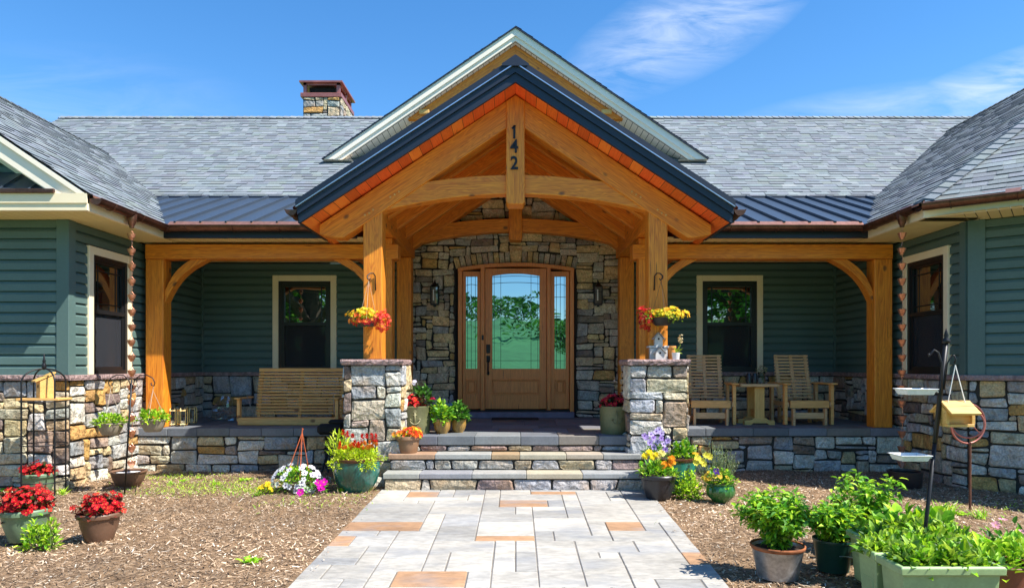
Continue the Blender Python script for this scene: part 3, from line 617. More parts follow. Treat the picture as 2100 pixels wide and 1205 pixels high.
def leaf_panel(name, xl, xr, yt, gl, gr_, gt, gb, pl, pr_, pt, pb, gv, gh, kn=False):
    d = MB(); zt = lambda x: min(DZ(yt), arch(x) - .058); y0, y1 = 10.50, 10.56; zb = DZ(837.5)
    d.box(DX(xl), DX(gl), y0, y1, zb, DZ(yt), b=.003); d.box(DX(gr_), DX(xr), y0, y1, zb, DZ(yt), b=.003)
    d.box(DX(gl), DX(gr_), y0, y1, DZ(gt), DZ(yt)); 
    d.box(DX(gl), DX(gr_), y0, y1, DZ(pt), DZ(gb)); d.box(DX(gl), DX(gr_), y0, y1, zb, DZ(pb))
    d.box(DX(gl), DX(gr_), y0 + .016, y1, DZ(pb), DZ(pt))
    q = .02; d.box(DX(pl) + q, DX(pr_) - q, y0 + .003, y0 + .02, DZ(pb) + q, DZ(pt) - q, b=.006)
    for (a, b, c, e) in ((pl - 1, pr_ + 1, pt - 1.2, pt + .8), (pl - 1, pr_ + 1, pb - .8, pb + 1.2), (pl - 1.2, pl + .8, pt + .8, pb - .8), (pr_ - .8, pr_ + 1.2, pt + .8, pb - .8)):
        d.box(DX(a), DX(b), y0 - .008, y0 + .01, DZ(e), DZ(c), b=.003)
    o = d.build(name, M['door'], house, M=mfr)
    g = MB(); g.box(DX(gl), DX(gr_), 10.528, 10.534, DZ(gb), DZ(gt)); g.build('glass_pane', M['doorglass'], o)
    w = .006; m_ = MB()
    for x in gv: m_.box(DX(x) - w / 2, DX(x) + w / 2, 10.520, 10.527, DZ(gb), DZ(gt))
    for y in gh:
        n_ = 10
        for i in range(n_):
            xa = DX(gl) + (DX(gr_) - DX(gl)) * i / n_; xb = DX(gl) + (DX(gr_) - DX(gl)) * (i + 1) / n_; bow = .018 if y < 590 and len(gv) > 2 else 0
            f = lambda x: DZ(y) - bow * ((x - DX((gl + gr_) / 2)) / (DX(gr_) - DX(gl)) * 2) ** 2
            m_.add([(xa, 10.519, f(xa) - w / 2), (xb, 10.519, f(xb) - w / 2), (xb, 10.519, f(xb) + w / 2), (xa, 10.519, f(xa) + w / 2)], [(0, 1, 2, 3)])
    m_.build('grille', M['black'], o); return o
dr = leaf_panel('front_door', 995, 1120.5, 551, 1009.7, 1106.3, 561, 755.5, 1009, 1106, 778, 808, (1013.5, 1027, 1089, 1103), (566, 579, 610, 739))
mb = MB()       # corner fillets give the door glass its shallow arched head
for s in (-1, 1):
    xe = DX(1009.7) if s < 0 else DX(1106.3)
    for i in range(8):
        a = xe - s * (.35 * i / 8); b = xe - s * (.35 * (i + 1) / 8); f = lambda x: DZ(561) - .035 * (1 - abs(x - xe) / .35) ** 2
        mb.add([(a, 10.515, f(a)), (b, 10.515, f(b)), (b, 10.515, DZ(560)), (a, 10.515, DZ(560))], [(0, 1, 2, 3)])
mb.build('arched_rail', M['door'], dr, M=mfr)
for (xl, xr, gl, gr_, gv) in ((949, 985.5, 955.5, 979, (959, 966.5, 975)), (1129.5, 1167, 1137, 1160, (1141, 1149, 1157))):
    leaf_panel('sidelight', xl, xr, 557, gl, gr_, 567, 755.5, gl + 3, gr_ - 3, 779, 806, gv[1:2] if False else gv, (583, 609, 739))
mb = MB(); hx = DX(1001.5)
mb.box(hx - .028, hx + .028, 10.482, 10.50, DZ(724), DZ(706), b=.006); mb.lathe([(.0, -.01), (.018, -.01), (.018, .012), (0, .012)], (hx, 10.474, DZ(715)), n=14, M=Matrix.Rotation(R(90), 4, 'X').to_3x3())
mb.box(hx - .026, hx + .026, 10.482, 10.50, DZ(742), DZ(729), b=.006); mb.box(hx - .012, hx + .012, 10.43, 10.49, DZ(738), DZ(734), b=.004)
mb.tube([(hx, 10.47, DZ(740)), (hx, 10.425, DZ(744)), (hx, 10.42, DZ(755)), (hx, 10.44, DZ(763)), (hx, 10.49, DZ(766))], [.010, .011, .012, .011, .010]); mb.box(hx - .018, hx + .018, 10.482, 10.50, DZ(768), DZ(762), b=.004)
mb.build('door_handle', M['black'], dr)
mb = MB(); mb.box(DX(988.3), DX(992.5), 10.43, 10.45, DZ(697), DZ(687), b=.004); mb.build('doorbell', M['black'], frame)
# ---- timber: posts, plates, trusses
T = M['timber']
kt = 7.76
def post(x0, x1, y0, y1, z0, z1): return prism('post', rectp(x0, x1, z0, z1), y0, y1, house, T, ang=90, bev=.012)
fpost = {}
for s in (-1, 1):
    a, b = sorted((s * 1.464, s * 1.675)); fpost[s] = post(a, b, 7.775, 7.985, 1.35, E + 1.72)
    a, b = sorted((s * 1.535, s * 1.75)); post(a, b, 8.80, 9.01, .51, E + 1.58)
    a, b = sorted((s * 1.525, s * 1.74)); post(a, b, 10.36, 10.555, .51, E + 1.58)
    timber('plate', (s * 1.60, 7.99, E + 1.745), (s * 1.60, 10.555, E + 1.745), .20, .32, house, T)
    xo = -4.606 if s < 0 else 4.47
    post(xo, xo + .225, 8.80, 9.01, .51, E + 1.318)
    a, b = (-4.606, -1.46) if s < 0 else (1.46, 4.697)
    prism('header_beam', rectp(a, b, E + 1.32, E + 1.50), 8.79, 9.02, house, T)
def brace(xp, s, y0=8.83, y1=8.98):
    zt = E + 1.319; n = 10; inn = []; outr = []
    for i in range(n + 1):
        t = i / n; x = t * .537; z = -.545 + t * .545; bul = math.sin(math.pi * t) * .085
        inn.append((x - bul * .70, z + bul * .71))
    for i in range(n + 1):
        t = 1 - i / n; x = t * .325; z = -.40 + t * .40; bul = math.sin(math.pi * t) * .05
        outr.append((x - bul * .7, z + bul * .7))
    pts = [(xp + s * max(x, 0), zt + z) for x, z in inn + outr]
    return prism('curved_brace', pts, y0, y1, house, T, ang=45 * s, bev=.006)
brace(-4.381, 1); brace(-1.75, -1); brace(1.75, 1); brace(4.47, -1)
SL_ = .672; RS = .652        # rafter and roof pitches
def chord(s, y0, y1, top, bot, tail, nm='rafter', w=None):
    pts = [(s * .05, E + top - .664 * .05)]
    if tail: pts += [(s * 2.15, E + top - .664 * 2.15), (s * 2.15, E + 1.432), (s * 1.97, E + 1.395), (s * ((bot - 1.395) / SL_ if (bot - 1.395) / SL_ < 1.95 else 1.9), E + 1.395)]
    else: pts += [(s * 1.62, E + top - SL_ * 1.62), (s * 1.62, E + bot - SL_ * 1.62)]
    pts += [(s * .05, E + bot - SL_ * .05)]
    return prism(nm, pts, y0, y1, house, T, ang=-s * 33.9)
def tie(y0, y1, tz, tc, bz, bc, xe=1.5):
    n = 24; X = [-xe + 2 * xe * i / n for i in range(n + 1)]
    return prism('tie_beam', [(x, E + bz - bc * x * x) for x in X] + [(x, E + tz - tc * x * x) for x in X[::-1]], y0, y1, house, T, bev=.008)
for s in (-1, 1):
    c = chord(s, kt, 7.965, 2.965, 2.664, True)
    for (px, py) in ((800, 404), (809, 399), (818, 393), (748, 441), (757, 437), (765, 430)):
        x = (px - 1057) / 1450 * kt * -s if s > 0 else (px - 1057) / 1450 * kt
        g = MB(); g.lathe([(0, -.006), (.010, -.006), (.012, 0), (.012, .03)], (x, kt - .004, E + (748 - py) / 1450 * kt), n=10, M=Matrix.Rotation(R(-90), 3, 'X')); g.build('peg', M['yellowpine'], c, smooth=True)
    chord(s, 10.37, 10.555, 2.955, 2.72, False)
    for y in (8.32, 8.95, 9.66): chord(s, y, y + .10, 2.955, 2.73, False)
tie(7.785, 7.945, 2.092, .08, 1.881, .088); tie(10.385, 10.54, 2.15, .07, 1.958, .089, 1.53)
kp = prism('king_post', [(-.102, E + 1.79), (-.085, E + 1.757), (.085, E + 1.757), (.102, E + 1.79), (.102, E + 2.885), (0, E + 2.955), (-.102, E + 2.885)], 7.735, 7.98, house, T, ang=90, bev=.01)
prism('king_post', [(-.099, E + 1.86), (-.08, E + 1.825), (.08, E + 1.825), (.099, E + 1.86), (.099, E + 2.88), (0, E + 2.95), (-.099, E + 2.88)], 10.345, 10.56, house, T, ang=90, bev=.01)
timber('ridge_beam', (0, 7.99, E + 2.83), (0, 10.34, E + 2.83), .13, .22, house, T)
for i, ch in enumerate('142'):
    cu = bpy.data.curves.new('n', 'FONT'); cu.body = ch; cu.size = .20; cu.extrude = .006; cu.align_x = 'CENTER'; cu.offset = .0035; cu.space_character = 1
    to = bpy.data.objects.new('n', cu); COL.objects.link(to); dg = bpy.context.evaluated_depsgraph_get(); me = bpy.data.meshes.new_from_object(to.evaluated_get(dg)); bpy.data.objects.remove(to)
    me.name = 'house_number'; me.materials.clear(); me.materials.append(M['black']); o = bpy.data.objects.new('house_number', me)
    link(o, kp, Matrix.Translation((-.012, 7.728, E + (748 - (283.5, 312.5, 347)[i]) / 1450 * 7.73)) @ Matrix.Rotation(R(90), 4, 'X') @ Matrix.Diagonal((.88, 1, 1, 1)))
mb = MB(); z_ = E + (748 - 257.5) / 1450 * 7.73; mb.add([(x, y, z) for y in (7.722, 7.734) for x, z in ((-.012, z_), (.006, z_ - .004), (-.030, z_ - .040), (-.044, z_ - .028))], [(0, 1, 2, 3), (7, 6, 5, 4), (0, 4, 5, 1), (1, 5, 6, 2), (2, 6, 7, 3), (3, 7, 4, 0)]); mb.build('numeral_flag', M['black'], kp)
# ---- entry roof
r = random.Random(9); YR1 = 12.5
for s in (-1, 1):
    mb = MB(); L = 2.27 * math.hypot(1, RS); V = Vector((s, 0, -RS)).normalized(); O = Vector((0, 0, E + 2.968)); t = 0
    while t < L:
        w = min(.135, L - t); k = r.uniform(.78, 1.2); c = (k * 1.05, k * r.uniform(.8, 1.1), k)
        if r.random() < .12: c = (1.25, 1.7, 1.6)
        a = O + V * (t + .001); b = O + V * (t + w - .004)
        mb.add([(a.x, 7.42, a.z), (b.x, 7.42, b.z), (b.x, 10.6, b.z), (a.x, 10.6, a.z), (b.x, 7.42, b.z), (b.x, 7.42, b.z + .01), (b.x, 10.6, b.z + .01), (b.x, 10.6, b.z)], [(0, 1, 2, 3), (4, 5, 6, 7)], c); t += w
    Mb = frameM((0, 1, 0), Zv)
    grp('cedar_ceiling', mb, M['cedar'], M=Mb)
def chev(name, t, b, y0, y1, m, Xe=2.27, parent=house, zc=0, sl=RS):
    pts = [(-Xe, t - sl * Xe), (0, t), (Xe, t - sl * Xe), (Xe, b - sl * Xe), (0, b), (-Xe, b - sl * Xe)]
    mb = MB(); n = 6
    for q in ((0, 1, 4, 5), (1, 2, 3, 4)):
        vs = [(pts[i][0], y0, pts[i][1]) for i in q] + [(pts[i][0], y1, pts[i][1]) for i in q]
        mb.add(vs, [(0, 1, 2, 3), (4, 7, 6, 5), (0, 4, 5, 1), (3, 2, 6, 7), (0, 3, 7, 4), (1, 5, 6, 2)])
    return mb.build(name, m, parent)
chev('roof_deck', E + 3.18, E + 2.985, 7.43, YR1, M['navy'])
mb = MB()
for s in (-1, 1):
    for y in np.arange(7.40, YR1, .38):
        a = Vector((s * 2.28, y, E + 3.20 - RS * 2.28)); b = Vector((0, y, E + 3.20)); mb.box(-.5, .5, -.012, .012, -.02, .02, M=frameM(b - a, Zv, (a + b) / 2) @ Matrix.Diagonal(((b - a).length, 1, 1, 1)))
    a = E + 3.190; q = [(s * 2.30, a - RS * 2.30), (0, a)]; mb.poly([(q[0][0], 7.36, q[0][1]), (q[1][0], 7.36, q[1][1]), (q[1][0], YR1, q[1][1]), (q[0][0], YR1, q[0][1])])
rf = grp('metal_roof', mb, M['navy'])
chev('rake_trim', E + 3.208, E + 3.138, 7.355, 7.425, M['navytrim'] if 'navytrim' in M else M['navy'], 2.29)
chev('glint_strip', E + 3.140, E + 3.128, 7.343, 7.42, M['pale_metal'], 2.285)  # thin light strip painting the sun glint along the board's top edge
chev('rake_trim', E + 3.127, E + 3.05, 7.368, 7.425, M['navy'], 2.275); chev('rake_trim', E + 3.05, E + 2.955, 7.390, 7.425, M['navy'], 2.26)
for s in (-1, 1):
    x = s * 2.255; a, b = sorted((x, x + s * .03)); mb = MB(); mb.box(a, b, 7.43, 8.5, E + 1.49, E + 1.74); grp('eave_fascia', mb, M['navy'])
mb = MB(); mb.add([(-.14, 7.34, E + 3.128), (0, 7.34, E + 3.222), (.14, 7.34, E + 3.128), (-.14, YR1, E + 3.128), (0, YR1, E + 3.222), (.14, YR1, E + 3.128), (-.14, 7.34, E + 3.105), (.14, 7.34, E + 3.105)], [(0, 1, 4, 3), (1, 2, 5, 4), (0, 1, 2, 7, 6)]);
mb.build('ridge_cap', M['navy'], rf)
# ---- porch roofs at the sides
YP, ZP, YT, ZT = 8.45, E + 1.685, 10.80, E + 2.555
D = Vector((0, YT - YP, ZT - ZP)); Ls = D.length
for a, b in ((-6, -2.2), (2.2, 6)):
    mb = MB(); mb.poly([(a, YP, ZP), (b, YP, ZP), (b, YT, ZT), (a, YT, ZT)]); mb.poly([(a, YP, ZP - .01), (b, YP, ZP - .01), (b, YP, ZP - .04), (a, YP, ZP - .04)])
    x = a + .1
    while x < b: mb.box(-Ls / 2, Ls / 2, -.010, .010, 0, .034, M=frameM(D, Zv, (x, (YP + YT) / 2, (ZP + ZT) / 2))); x += .305
    grp('porch_metal_roof', mb, M['seam'])
for (a, b) in ((-4.24, -1.9), (1.9, 4.25)): mb = MB(); mb.box(a, b, 8.46, 8.50, SZ - .002, ZP - .01); grp('porch_fascia', mb, M['navy'])
def soffit(mb, x0, x1, y0, y1, z, step=.098, along='y'):
    mb.poly([(x0, y0, z + .008), (x1, y0, z + .008), (x1, y1, z + .008), (x0, y1, z + .008)], k=1)
    if along == 'y':
        x = x0
        while x < x1: xe = min(x + step - .007, x1); mb.box(x, xe, y0, y1, z, z + .006); x += step
    else:
        y = y0
        while y < y1: ye = min(y + step - .007, y1); mb.box(x0, x1, y, ye, z, z + .006); y += step
for a, b in ((-4.68, -1.70), (1.70, 4.78)): mb = MB(); soffit(mb, a, b, 8.502, 10.58, SZ + .012); grp('porch_soffit', mb, [M['soffit'], M['black']])
# ---- main roof
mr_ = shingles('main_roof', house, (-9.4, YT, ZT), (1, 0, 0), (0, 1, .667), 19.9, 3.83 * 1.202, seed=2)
zr = ZT + .667 * 3.83; yr = YT + 3.83
mb = MB(); mb.poly([(-9.4, yr, zr), (10.5, yr, zr), (10.5, yr + 4.5, zr - 3), (-9.4, yr + 4.5, zr - 3)], (.2, .22, .24)); ridge_caps(mb, (-9.4, yr, zr + .01), (10.5, yr, zr + .01), (0, -1, -.667), (0, 1, -.667)); mb.build('ridge_cap', M['shingle'], mr_)
mb = MB(); mb.box(-6, 6, YT - .03, YT + .03, ZT - .01, ZT + .022); mb.build('flashing', M['navy'], mr_)
# ---- left wing roof (gable towards the camera)
ez = E + 1.685; p = .674; xe = -4.21; rx = -7.34; rz = ez + p * (xe - rx)
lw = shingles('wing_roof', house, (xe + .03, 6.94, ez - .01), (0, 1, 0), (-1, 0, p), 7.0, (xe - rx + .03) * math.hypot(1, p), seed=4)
mb = MB(); mb.poly([(rx, 6.94, rz), (rx, 14, rz), (rx - 3.2, 14, rz - 3.2 * p), (rx - 3.2, 6.94, rz - 3.2 * p)], (.2, .22, .24)); ridge_caps(mb, (rx, 6.94, rz + .01), (rx, 13.4, rz + .01), (1, 0, -p), (-1, 0, -p)); mb.build('ridge_cap', M['shingle'], lw)
def slopebox(t, b, y0, y1, name, m, x1=xe, x0=rx, par=None):
    pts = [(xe + t / p, ez), (x0, ez + t + p * (xe - x0)), (x0, ez + b + p * (xe - x0)), (xe + b / p, ez)]
    return prism(name, pts, y0, y1, house, m, ang=-34, bev=.003)
slopebox(-.012, -.07, 6.945, 7.40, 'rake_trim', M['white']); slopebox(-.07, -.235, 6.968, 7.0, 'rake_trim', M['white']); slopebox(-.235, -.25, 7.0, 7.42, 'rake_soffit', M['white'], x1=xe - .25)
slopebox(-.25, -.36, 7.37, 7.425, 'rake_trim', M['white'], x1=xe - .55)
mb = MB(); mb.box(-8.6, xe, 6.955, 6.99, SZ - .003, ez - .002, b=.004); mb.box(-8.6, xe, 6.942, 6.99, SZ + .07, ez - .001); mb.box(xe - .035, xe, 6.99, 8.5, SZ - .003, ez - .035); grp('eave_fascia', mb, M['cream'])
mb = MB(); soffit(mb, -8.6, xe - .01, 6.99, 7.46, SZ + .001, along='y'); soffit(mb, XL - .02, xe - .01, 7.46, 8.78, SZ + .001, along='x'); grp('wing_soffit', mb, [M['soffit'], M['black']])
mb = MB(); mb.poly([(-8.6, 6.93, ez + .005), (-4.52, 6.93, ez + .005), (-4.80, 7.40, ez + .33), (-8.6, 7.40, ez + .33)])
for x in np.arange(-8.4, -4.7, .3): mb.tube([(x, 6.93, ez + .02), (x, 7.40, ez + .345)], .01, n=4)
grp('pent_roof', mb, M['seam'])
mb = MB(); mb.box(-8.6, -4.52, 6.915, 6.945, ez + .0, ez + .04, b=.004); grp('pent_edge', mb, M['copper'])
mb = MB(); siding(mb, (-8.6, YF), (-4.5, YF), ez + .2, rz, (0, -1)); o = grp('gable_siding', mb, M['siding'])
bm = bmesh.new(); bm.from_mesh(o.data); bmesh.ops.bisect_plane(bm, geom=bm.verts[:] + bm.edges[:] + bm.faces[:], plane_co=(xe, 7, ez - .24), plane_no=(p, 0, 1), clear_outer=True); bm.to_mesh(o.data); bm.free()
# ---- right wing roof (hipped at the splayed corner)
xr = 4.22; C = Vector((xr, 7.307, ez - .005)); pr = .68; rxr = 8.48; hip = Vector((.899, .438, 0)); hn = Vector((.438, -.899, 0))
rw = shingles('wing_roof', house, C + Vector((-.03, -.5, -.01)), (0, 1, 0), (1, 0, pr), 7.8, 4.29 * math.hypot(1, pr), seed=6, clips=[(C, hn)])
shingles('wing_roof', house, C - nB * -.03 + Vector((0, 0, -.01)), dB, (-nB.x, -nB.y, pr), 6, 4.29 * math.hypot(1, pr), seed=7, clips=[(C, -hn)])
zrr = C.z + pr * 4.26; Hh = C + hip * (4.26 / .899); Hh.z = zrr
mb = MB(); mb.poly([(rxr, Hh.y - 3, zrr), (rxr, 14.5, zrr), (rxr + 4, 14.5, zrr - 2.7), (rxr + 4, Hh.y - 3, zrr - 2.7)], (.2, .22, .24))
ridge_caps(mb, (rxr, Hh.y, zrr + .012), (rxr, 14.3, zrr + .012), (-1, 0, -pr), (1, 0, -pr)); ridge_caps(mb, C + Vector((0, 0, .015)), Hh + Vector((0, 0, .02)), Vector((-.438, .899, 0)) * 1 + Vector((0, 0, -.30)), Vector((.438, -.899, 0)) + Vector((0, 0, -.30)), w=.12)
mb.build('ridge_cap', M['shingle'], rw)
eB = C + dB * 5
def wallbox(mb, p0, p1, nrm, t, z0, z1, off=0):
    p0 = Vector((p0[0], p0[1], 0)); p1 = Vector((p1[0], p1[1], 0)); L = (p1 - p0).length; Mx = Matrix(((*(p1 - p0).normalized(), 0), (*Vector(nrm), 0), (0, 0, 1, 0), (0, 0, 0, 1))).transposed()
    Mx = Matrix.Translation(p0) @ Matrix((((p1 - p0).normalized().x, nrm[0], 0, 0), ((p1 - p0).normalized().y, nrm[1], 0, 0), (0, 0, 1, 0), (0, 0, 0, 1)))
    mb.box(0, L, off - t, off, z0, z1, M=Mx)
mb = MB(); wallbox(mb, (xr, 8.5), (xr, C.y), (-1, 0, 0), .035, SZ - .003, ez - .035); wallbox(mb, C, eB, nB, .035, SZ - .003, ez - .035); grp('eave_fascia', mb, M['cream'])
mb = MB(); soffit(mb, xr + .01, XR + .02, 7.31, 8.78, SZ + .001, along='x')
Q = C - nB * .01
mb.poly([(C.x + .01, C.y, SZ + .008), (WB.x + .01, WB.y + .03, SZ + .008), (pB.x, pB.y, SZ + .008), (eB.x, eB.y, SZ + .008)], k=1)
mb.poly([v + Vector((0, 0, SZ + .001)) for v in (WB * 1, WB + nB * .575, Vector((C.x + .01, C.y, 0)), Vector((C.x + .01, WB.y, 0)))])
t = .005
while t < 4.6:
    a = WB + dB * t; b = a + dB * .09; f = .575
    q = [a + nB * .0, b + nB * .0, b + nB * f, a + nB * f]; q = [Vector((max(v.x, xr + .01 if v.y > 7.3 else v.x), v.y, SZ + .001)) for v in q]
    if t >= -.01 or True: mb.poly([v for v in q])
    t += .098
grp('wing_soffit', mb, [M['soffit'], M['black']])
# ---- gutters: half-round copper
def gutter(p0, p1, nrm, r_=.062, zc=ez - .045, off=.07, endcap=(True, True)):
    p0 = Vector((p0[0], p0[1], zc)) + Vector(nrm) * off; p1 = Vector((p1[0], p1[1], zc)) + Vector(nrm) * off; D = (p1 - p0).normalized(); nn = Vector(nrm); mb = MB(); n = 10
    for rr, k in ((r_, 0), (r_ - .003, 0)):
        vs = []
        for q in (p0, p1):
            for i in range(n + 1): a = math.pi * i / n; vs.append(q + nn * (math.cos(a) * rr) - Zv * (math.sin(a) * rr))
        mb.add(vs, [(i, i + 1, n + 2 + i, n + 1 + i) for i in range(n)])
    for s in (1, -1): mb.tube([p0 + nn * (s * r_), p1 + nn * (s * r_)], .007, n=6)
    for q, e in ((p0, endcap[0]), (p1, endcap[1])):
        if e: mb.poly([q + nn * (math.cos(math.pi * i / n) * r_) - Zv * (math.sin(math.pi * i / n) * r_) for i in range(n + 1)])
    L = (p1 - p0).length; x = .25
    while x < L:
        q = p0 + D * x; mb.tube([q + nn * (math.cos(math.pi * i / 8) * (r_ + .004)) - Zv * (math.sin(math.pi * i / 8) * (r_ + .004)) for i in range(9)], .006, n=5); x += .55
    g = mb.build('gutter', M['copper'], house, smooth=False)
    f = MB(); f.add([p0 - nn * (off + .02) + Zv * .075, p1 - nn * (off + .02) + Zv * .075, p1 - nn * .02 + Zv * .025, p0 - nn * .02 + Zv * .025, p1 - nn * .02 + Zv * .008, p0 - nn * .02 + Zv * .008], [(0, 1, 2, 3), (3, 2, 4, 5)]); f.build('gutter_apron', M['brightcopper'], g)
    return g
gutter((xe, 6.97), (xe, 8.44), (1, 0, 0)); gutter((xr, 8.44), (xr, C.y), (-1, 0, 0), endcap=(True, False)); gutter((C.x, C.y), (eB.x, eB.y), nB, endcap=(False, True))
gutter((-4.14, 8.46), (-2.3, 8.46), (0, -1, 0), zc=ez - .04); gutter((2.3, 8.46), (4.15, 8.46), (0, -1, 0), zc=ez - .04)
for s in (-1, 1): gutter((s * 2.285, 7.40), (s * 2.285, 8.36), (s, 0, 0), zc=E + 1.625, off=.066)
# ---- upper gable
YG = 12.1; gs = .683; gt = E + 5.78
def gchev(name, t, b, y0, y1, m, zb=E + 3.52):
    f = lambda c, z: (c - z) / gs; Xt = f(t, zb); Xb = f(b, zb); mb = MB()
    for s in (-1, 1):
        q = [(0, t), (s * Xt, zb), (s * Xb, zb), (0, b)]; vs = [(x, y0, z) for x, z in q] + [(x, y1, z) for x, z in q]
        mb.add(vs, [(0, 1, 2, 3), (4, 7, 6, 5), (0, 4, 5, 1), (3, 2, 6, 7), (1, 5, 6, 2)])
    return grp(name, mb, m)
gchev('rake_trim', gt - .02, gt - .145, YG, YG + .05, M['white']); gchev('rake_trim', gt - .145, gt - .225, YG + .03, YG + .07, M['white']); gchev('rake_edge', gt, gt - .02, YG - .03, YG + .05, M['shingledark'] if 'shingledark' in M else M['navy'])
mb = MB()
for s in (-1, 1):
    t = 0; Lg = 3.0
    while t < Lg:
        a = (s * t, gt - .235 - gs * t); b = (s * (t + .085), gt - .235 - gs * (t + .085)); mb.poly([(a[0], YG + .07, a[1]), (b[0], YG + .07, b[1]), (b[0], YG + .62, b[1]), (a[0], YG + .62, a[1])]); t += .092
    mb.poly([(0, YG + .07, gt - .22), (s * Lg, YG + .07, gt - .22 - gs * Lg), (s * Lg, YG + .62, gt - .22 - gs * Lg), (0, YG + .62, gt - .22)], k=1)
    xx = s * 3.31; mb.poly([(s * 2.8, YG + .02, E + 3.515), (xx, YG + .02, E + 3.515), (xx, YG + 1.4, E + 3.515), (s * 2.8, YG + 1.4, E + 3.515)])
grp('gable_soffit', mb, [M['white'], M['black']])
mb = MB(); mb.add([(-3.2, YG + .60, E + 3.4), (3.2, YG + .60, E + 3.4), (0, YG + .60, gt - .3)], [(0, 1, 2)]); grp('gable_wall', mb, M['ochre'])
for s in (-1, 1):
    prism('gable_timber', [(0, gt - .24), (s * 1.87, gt - .24 - gs * 1.87), (s * 1.42, gt - .24 - gs * 1.87), (0, gt - .24 - .30)], YG + .16, YG + .30, house, T, ang=-s * 34, bev=.005)
    o = shingles('gable_roof', house, (s * 3.31, YG - .03 if s > 0 else YG + 4.5, E + 3.525), (0, s, 0), (-s, 0, gs), 4.5, 3.31 * math.hypot(1, gs), seed=12 + s)
    x = (1243 - 1057) / 1450 * 12.3; mb = MB(); mb.box(s * x - .09, s * x + .09, YG + .10, YG + .58, E + 4.335, E + 4.41, b=.01); mb.build('purlin_end', M['yellowpine'], house)
# ---- chimney
cx0, cx1, cy0, cy1, zt_ = -4.59, -3.80, 15.3, 16.4, E + 5.78
ch = stone_wall('chimney', house, [((cx0, cy0, 6.0), (1, 0, 0), Zv, (0, -1, 0), cx1 - cx0, zt_ - 6.0), ((cx1, cy0, 6.0), (0, 1, 0), Zv, (1, 0, 0), cy1 - cy0, zt_ - 6.0)], seed=41, unit=(.085, .07), pal=[((.50, .42, .26), 5), ((.38, .38, .36), 4), ((.52, .30, .09), 3), ((.28, .24, .2), 2)])
mb = MB(); mb.box(cx0 - .05, cx1 + .05, cy0 - .05, cy1 + .05, zt_, zt_ + .09, b=.006)
for x in (cx0, cx1 - .07):
    for y in (cy0, (cy0 + cy1) / 2, cy1 - .07): mb.box(x, x + .07, y, y + .07, zt_ + .09, zt_ + .31)
mb.box(cx0, cx1, cy0, cy0 + .02, zt_ + .27, zt_ + .31); mb.box(cx1 - .02, cx1, cy0, cy1, zt_ + .27, zt_ + .31)
a, b, c_, d_ = cx0 - .07, cx1 + .07, cy0 - .07, cy1 + .07; zz = zt_ + .31; xm = (a + b) / 2
mb.add([(a, c_, zz), (b, c_, zz), (b, d_, zz), (a, d_, zz), (a, c_, zz + .035), (b, c_, zz + .035), (b, d_, zz + .035), (a, d_, zz + .035), (xm, c_ + .4, zz + .15), (xm, d_ - .4, zz + .15)],
       [(0, 1, 2, 3), (0, 1, 5, 4), (1, 2, 6, 5), (2, 3, 7, 6), (3, 0, 4, 7), (4, 5, 8), (5, 6, 9, 8), (6, 7, 9), (7, 4, 8, 9)])
mb.build('chimney_cap', M['redcopper'], ch)
mb = MB(); mb.box(cx0 + .1, cx1 - .12, cy0 + .12, cy1 - .12, zt_ + .05, zt_ + .26); mb.build('flue', M['interior'], ch)
# dark backing of the interior so no light leaks through
mb = MB(); mb.box(-8.6, XL - .05, YF + .06, 14, 0, 2.8); mb.box(-8, -.95, 10.66, 14.3, .3, 3.7); mb.box(.97, 8, 10.66, 14.3, .3, 3.7); mb.box(-.95, .97, 10.6, 14.3, .3, 3.7)
mb.box(XR + .05, 9, 7.7, 14, 0, 2.8); grp('interior', mb, M['interior'])
# ================================================================ plants, pots and garden things
G_BRIGHT = [(.32, .60, .025), (.48, .72, .03), (.19, .44, .02), (.60, .80, .07)]
G_MID = [(.13, .38, .03), (.20, .50, .04), (.08, .25, .025), (.28, .56, .06)]
G_DARK = [(.05, .17, .022), (.08, .25, .03), (.03, .11, .018), (.12, .32, .04)]
G_LIME = [(.58, .76, .02), (.68, .82, .04), (.42, .64, .02), (.76, .84, .08)]
G_GREY = [(.24, .33, .16), (.32, .40, .22), (.18, .27, .11), (.38, .42, .2)]
REDS = [(.66, .010, .018), (.46, .007, .014), (.82, .03, .04), (.30, .006, .010)]
def dirv(r, zmin=-.15):
    while True:
        v = Vector((r.uniform(-1, 1), r.uniform(-1, 1), r.uniform(zmin, 1)))
        if .05 < v.length < 1: return v.normalized()
def leaf(mb, p, d, r, L, Wd, col, fold=.25):
    d = d.normalized(); a = d.cross(Vector((r.uniform(-.4, .4), r.uniform(-.4, .4), 1)));
    if a.length < .01: a = Vector((1, 0, 0))
    a.normalize(); u = a.cross(d)
    L *= r.uniform(.7, 1.25); Wd *= r.uniform(.75, 1.2)
    m1 = p + d * L * .32; m2 = p + d * L * .68 - u * L * .03
    mb.add([p, m1 + a * Wd * .5 + u * Wd * fold, m2 + a * Wd * .36 + u * Wd * fold * .6, p + d * L - u * L * .14, m2 - a * Wd * .36 + u * Wd * fold * .6, m1 - a * Wd * .5 + u * Wd * fold, m1, m2],
           [(0, 1, 6), (6, 1, 2, 7), (7, 2, 3), (0, 6, 5), (6, 7, 4, 5), (7, 3, 4)], col)
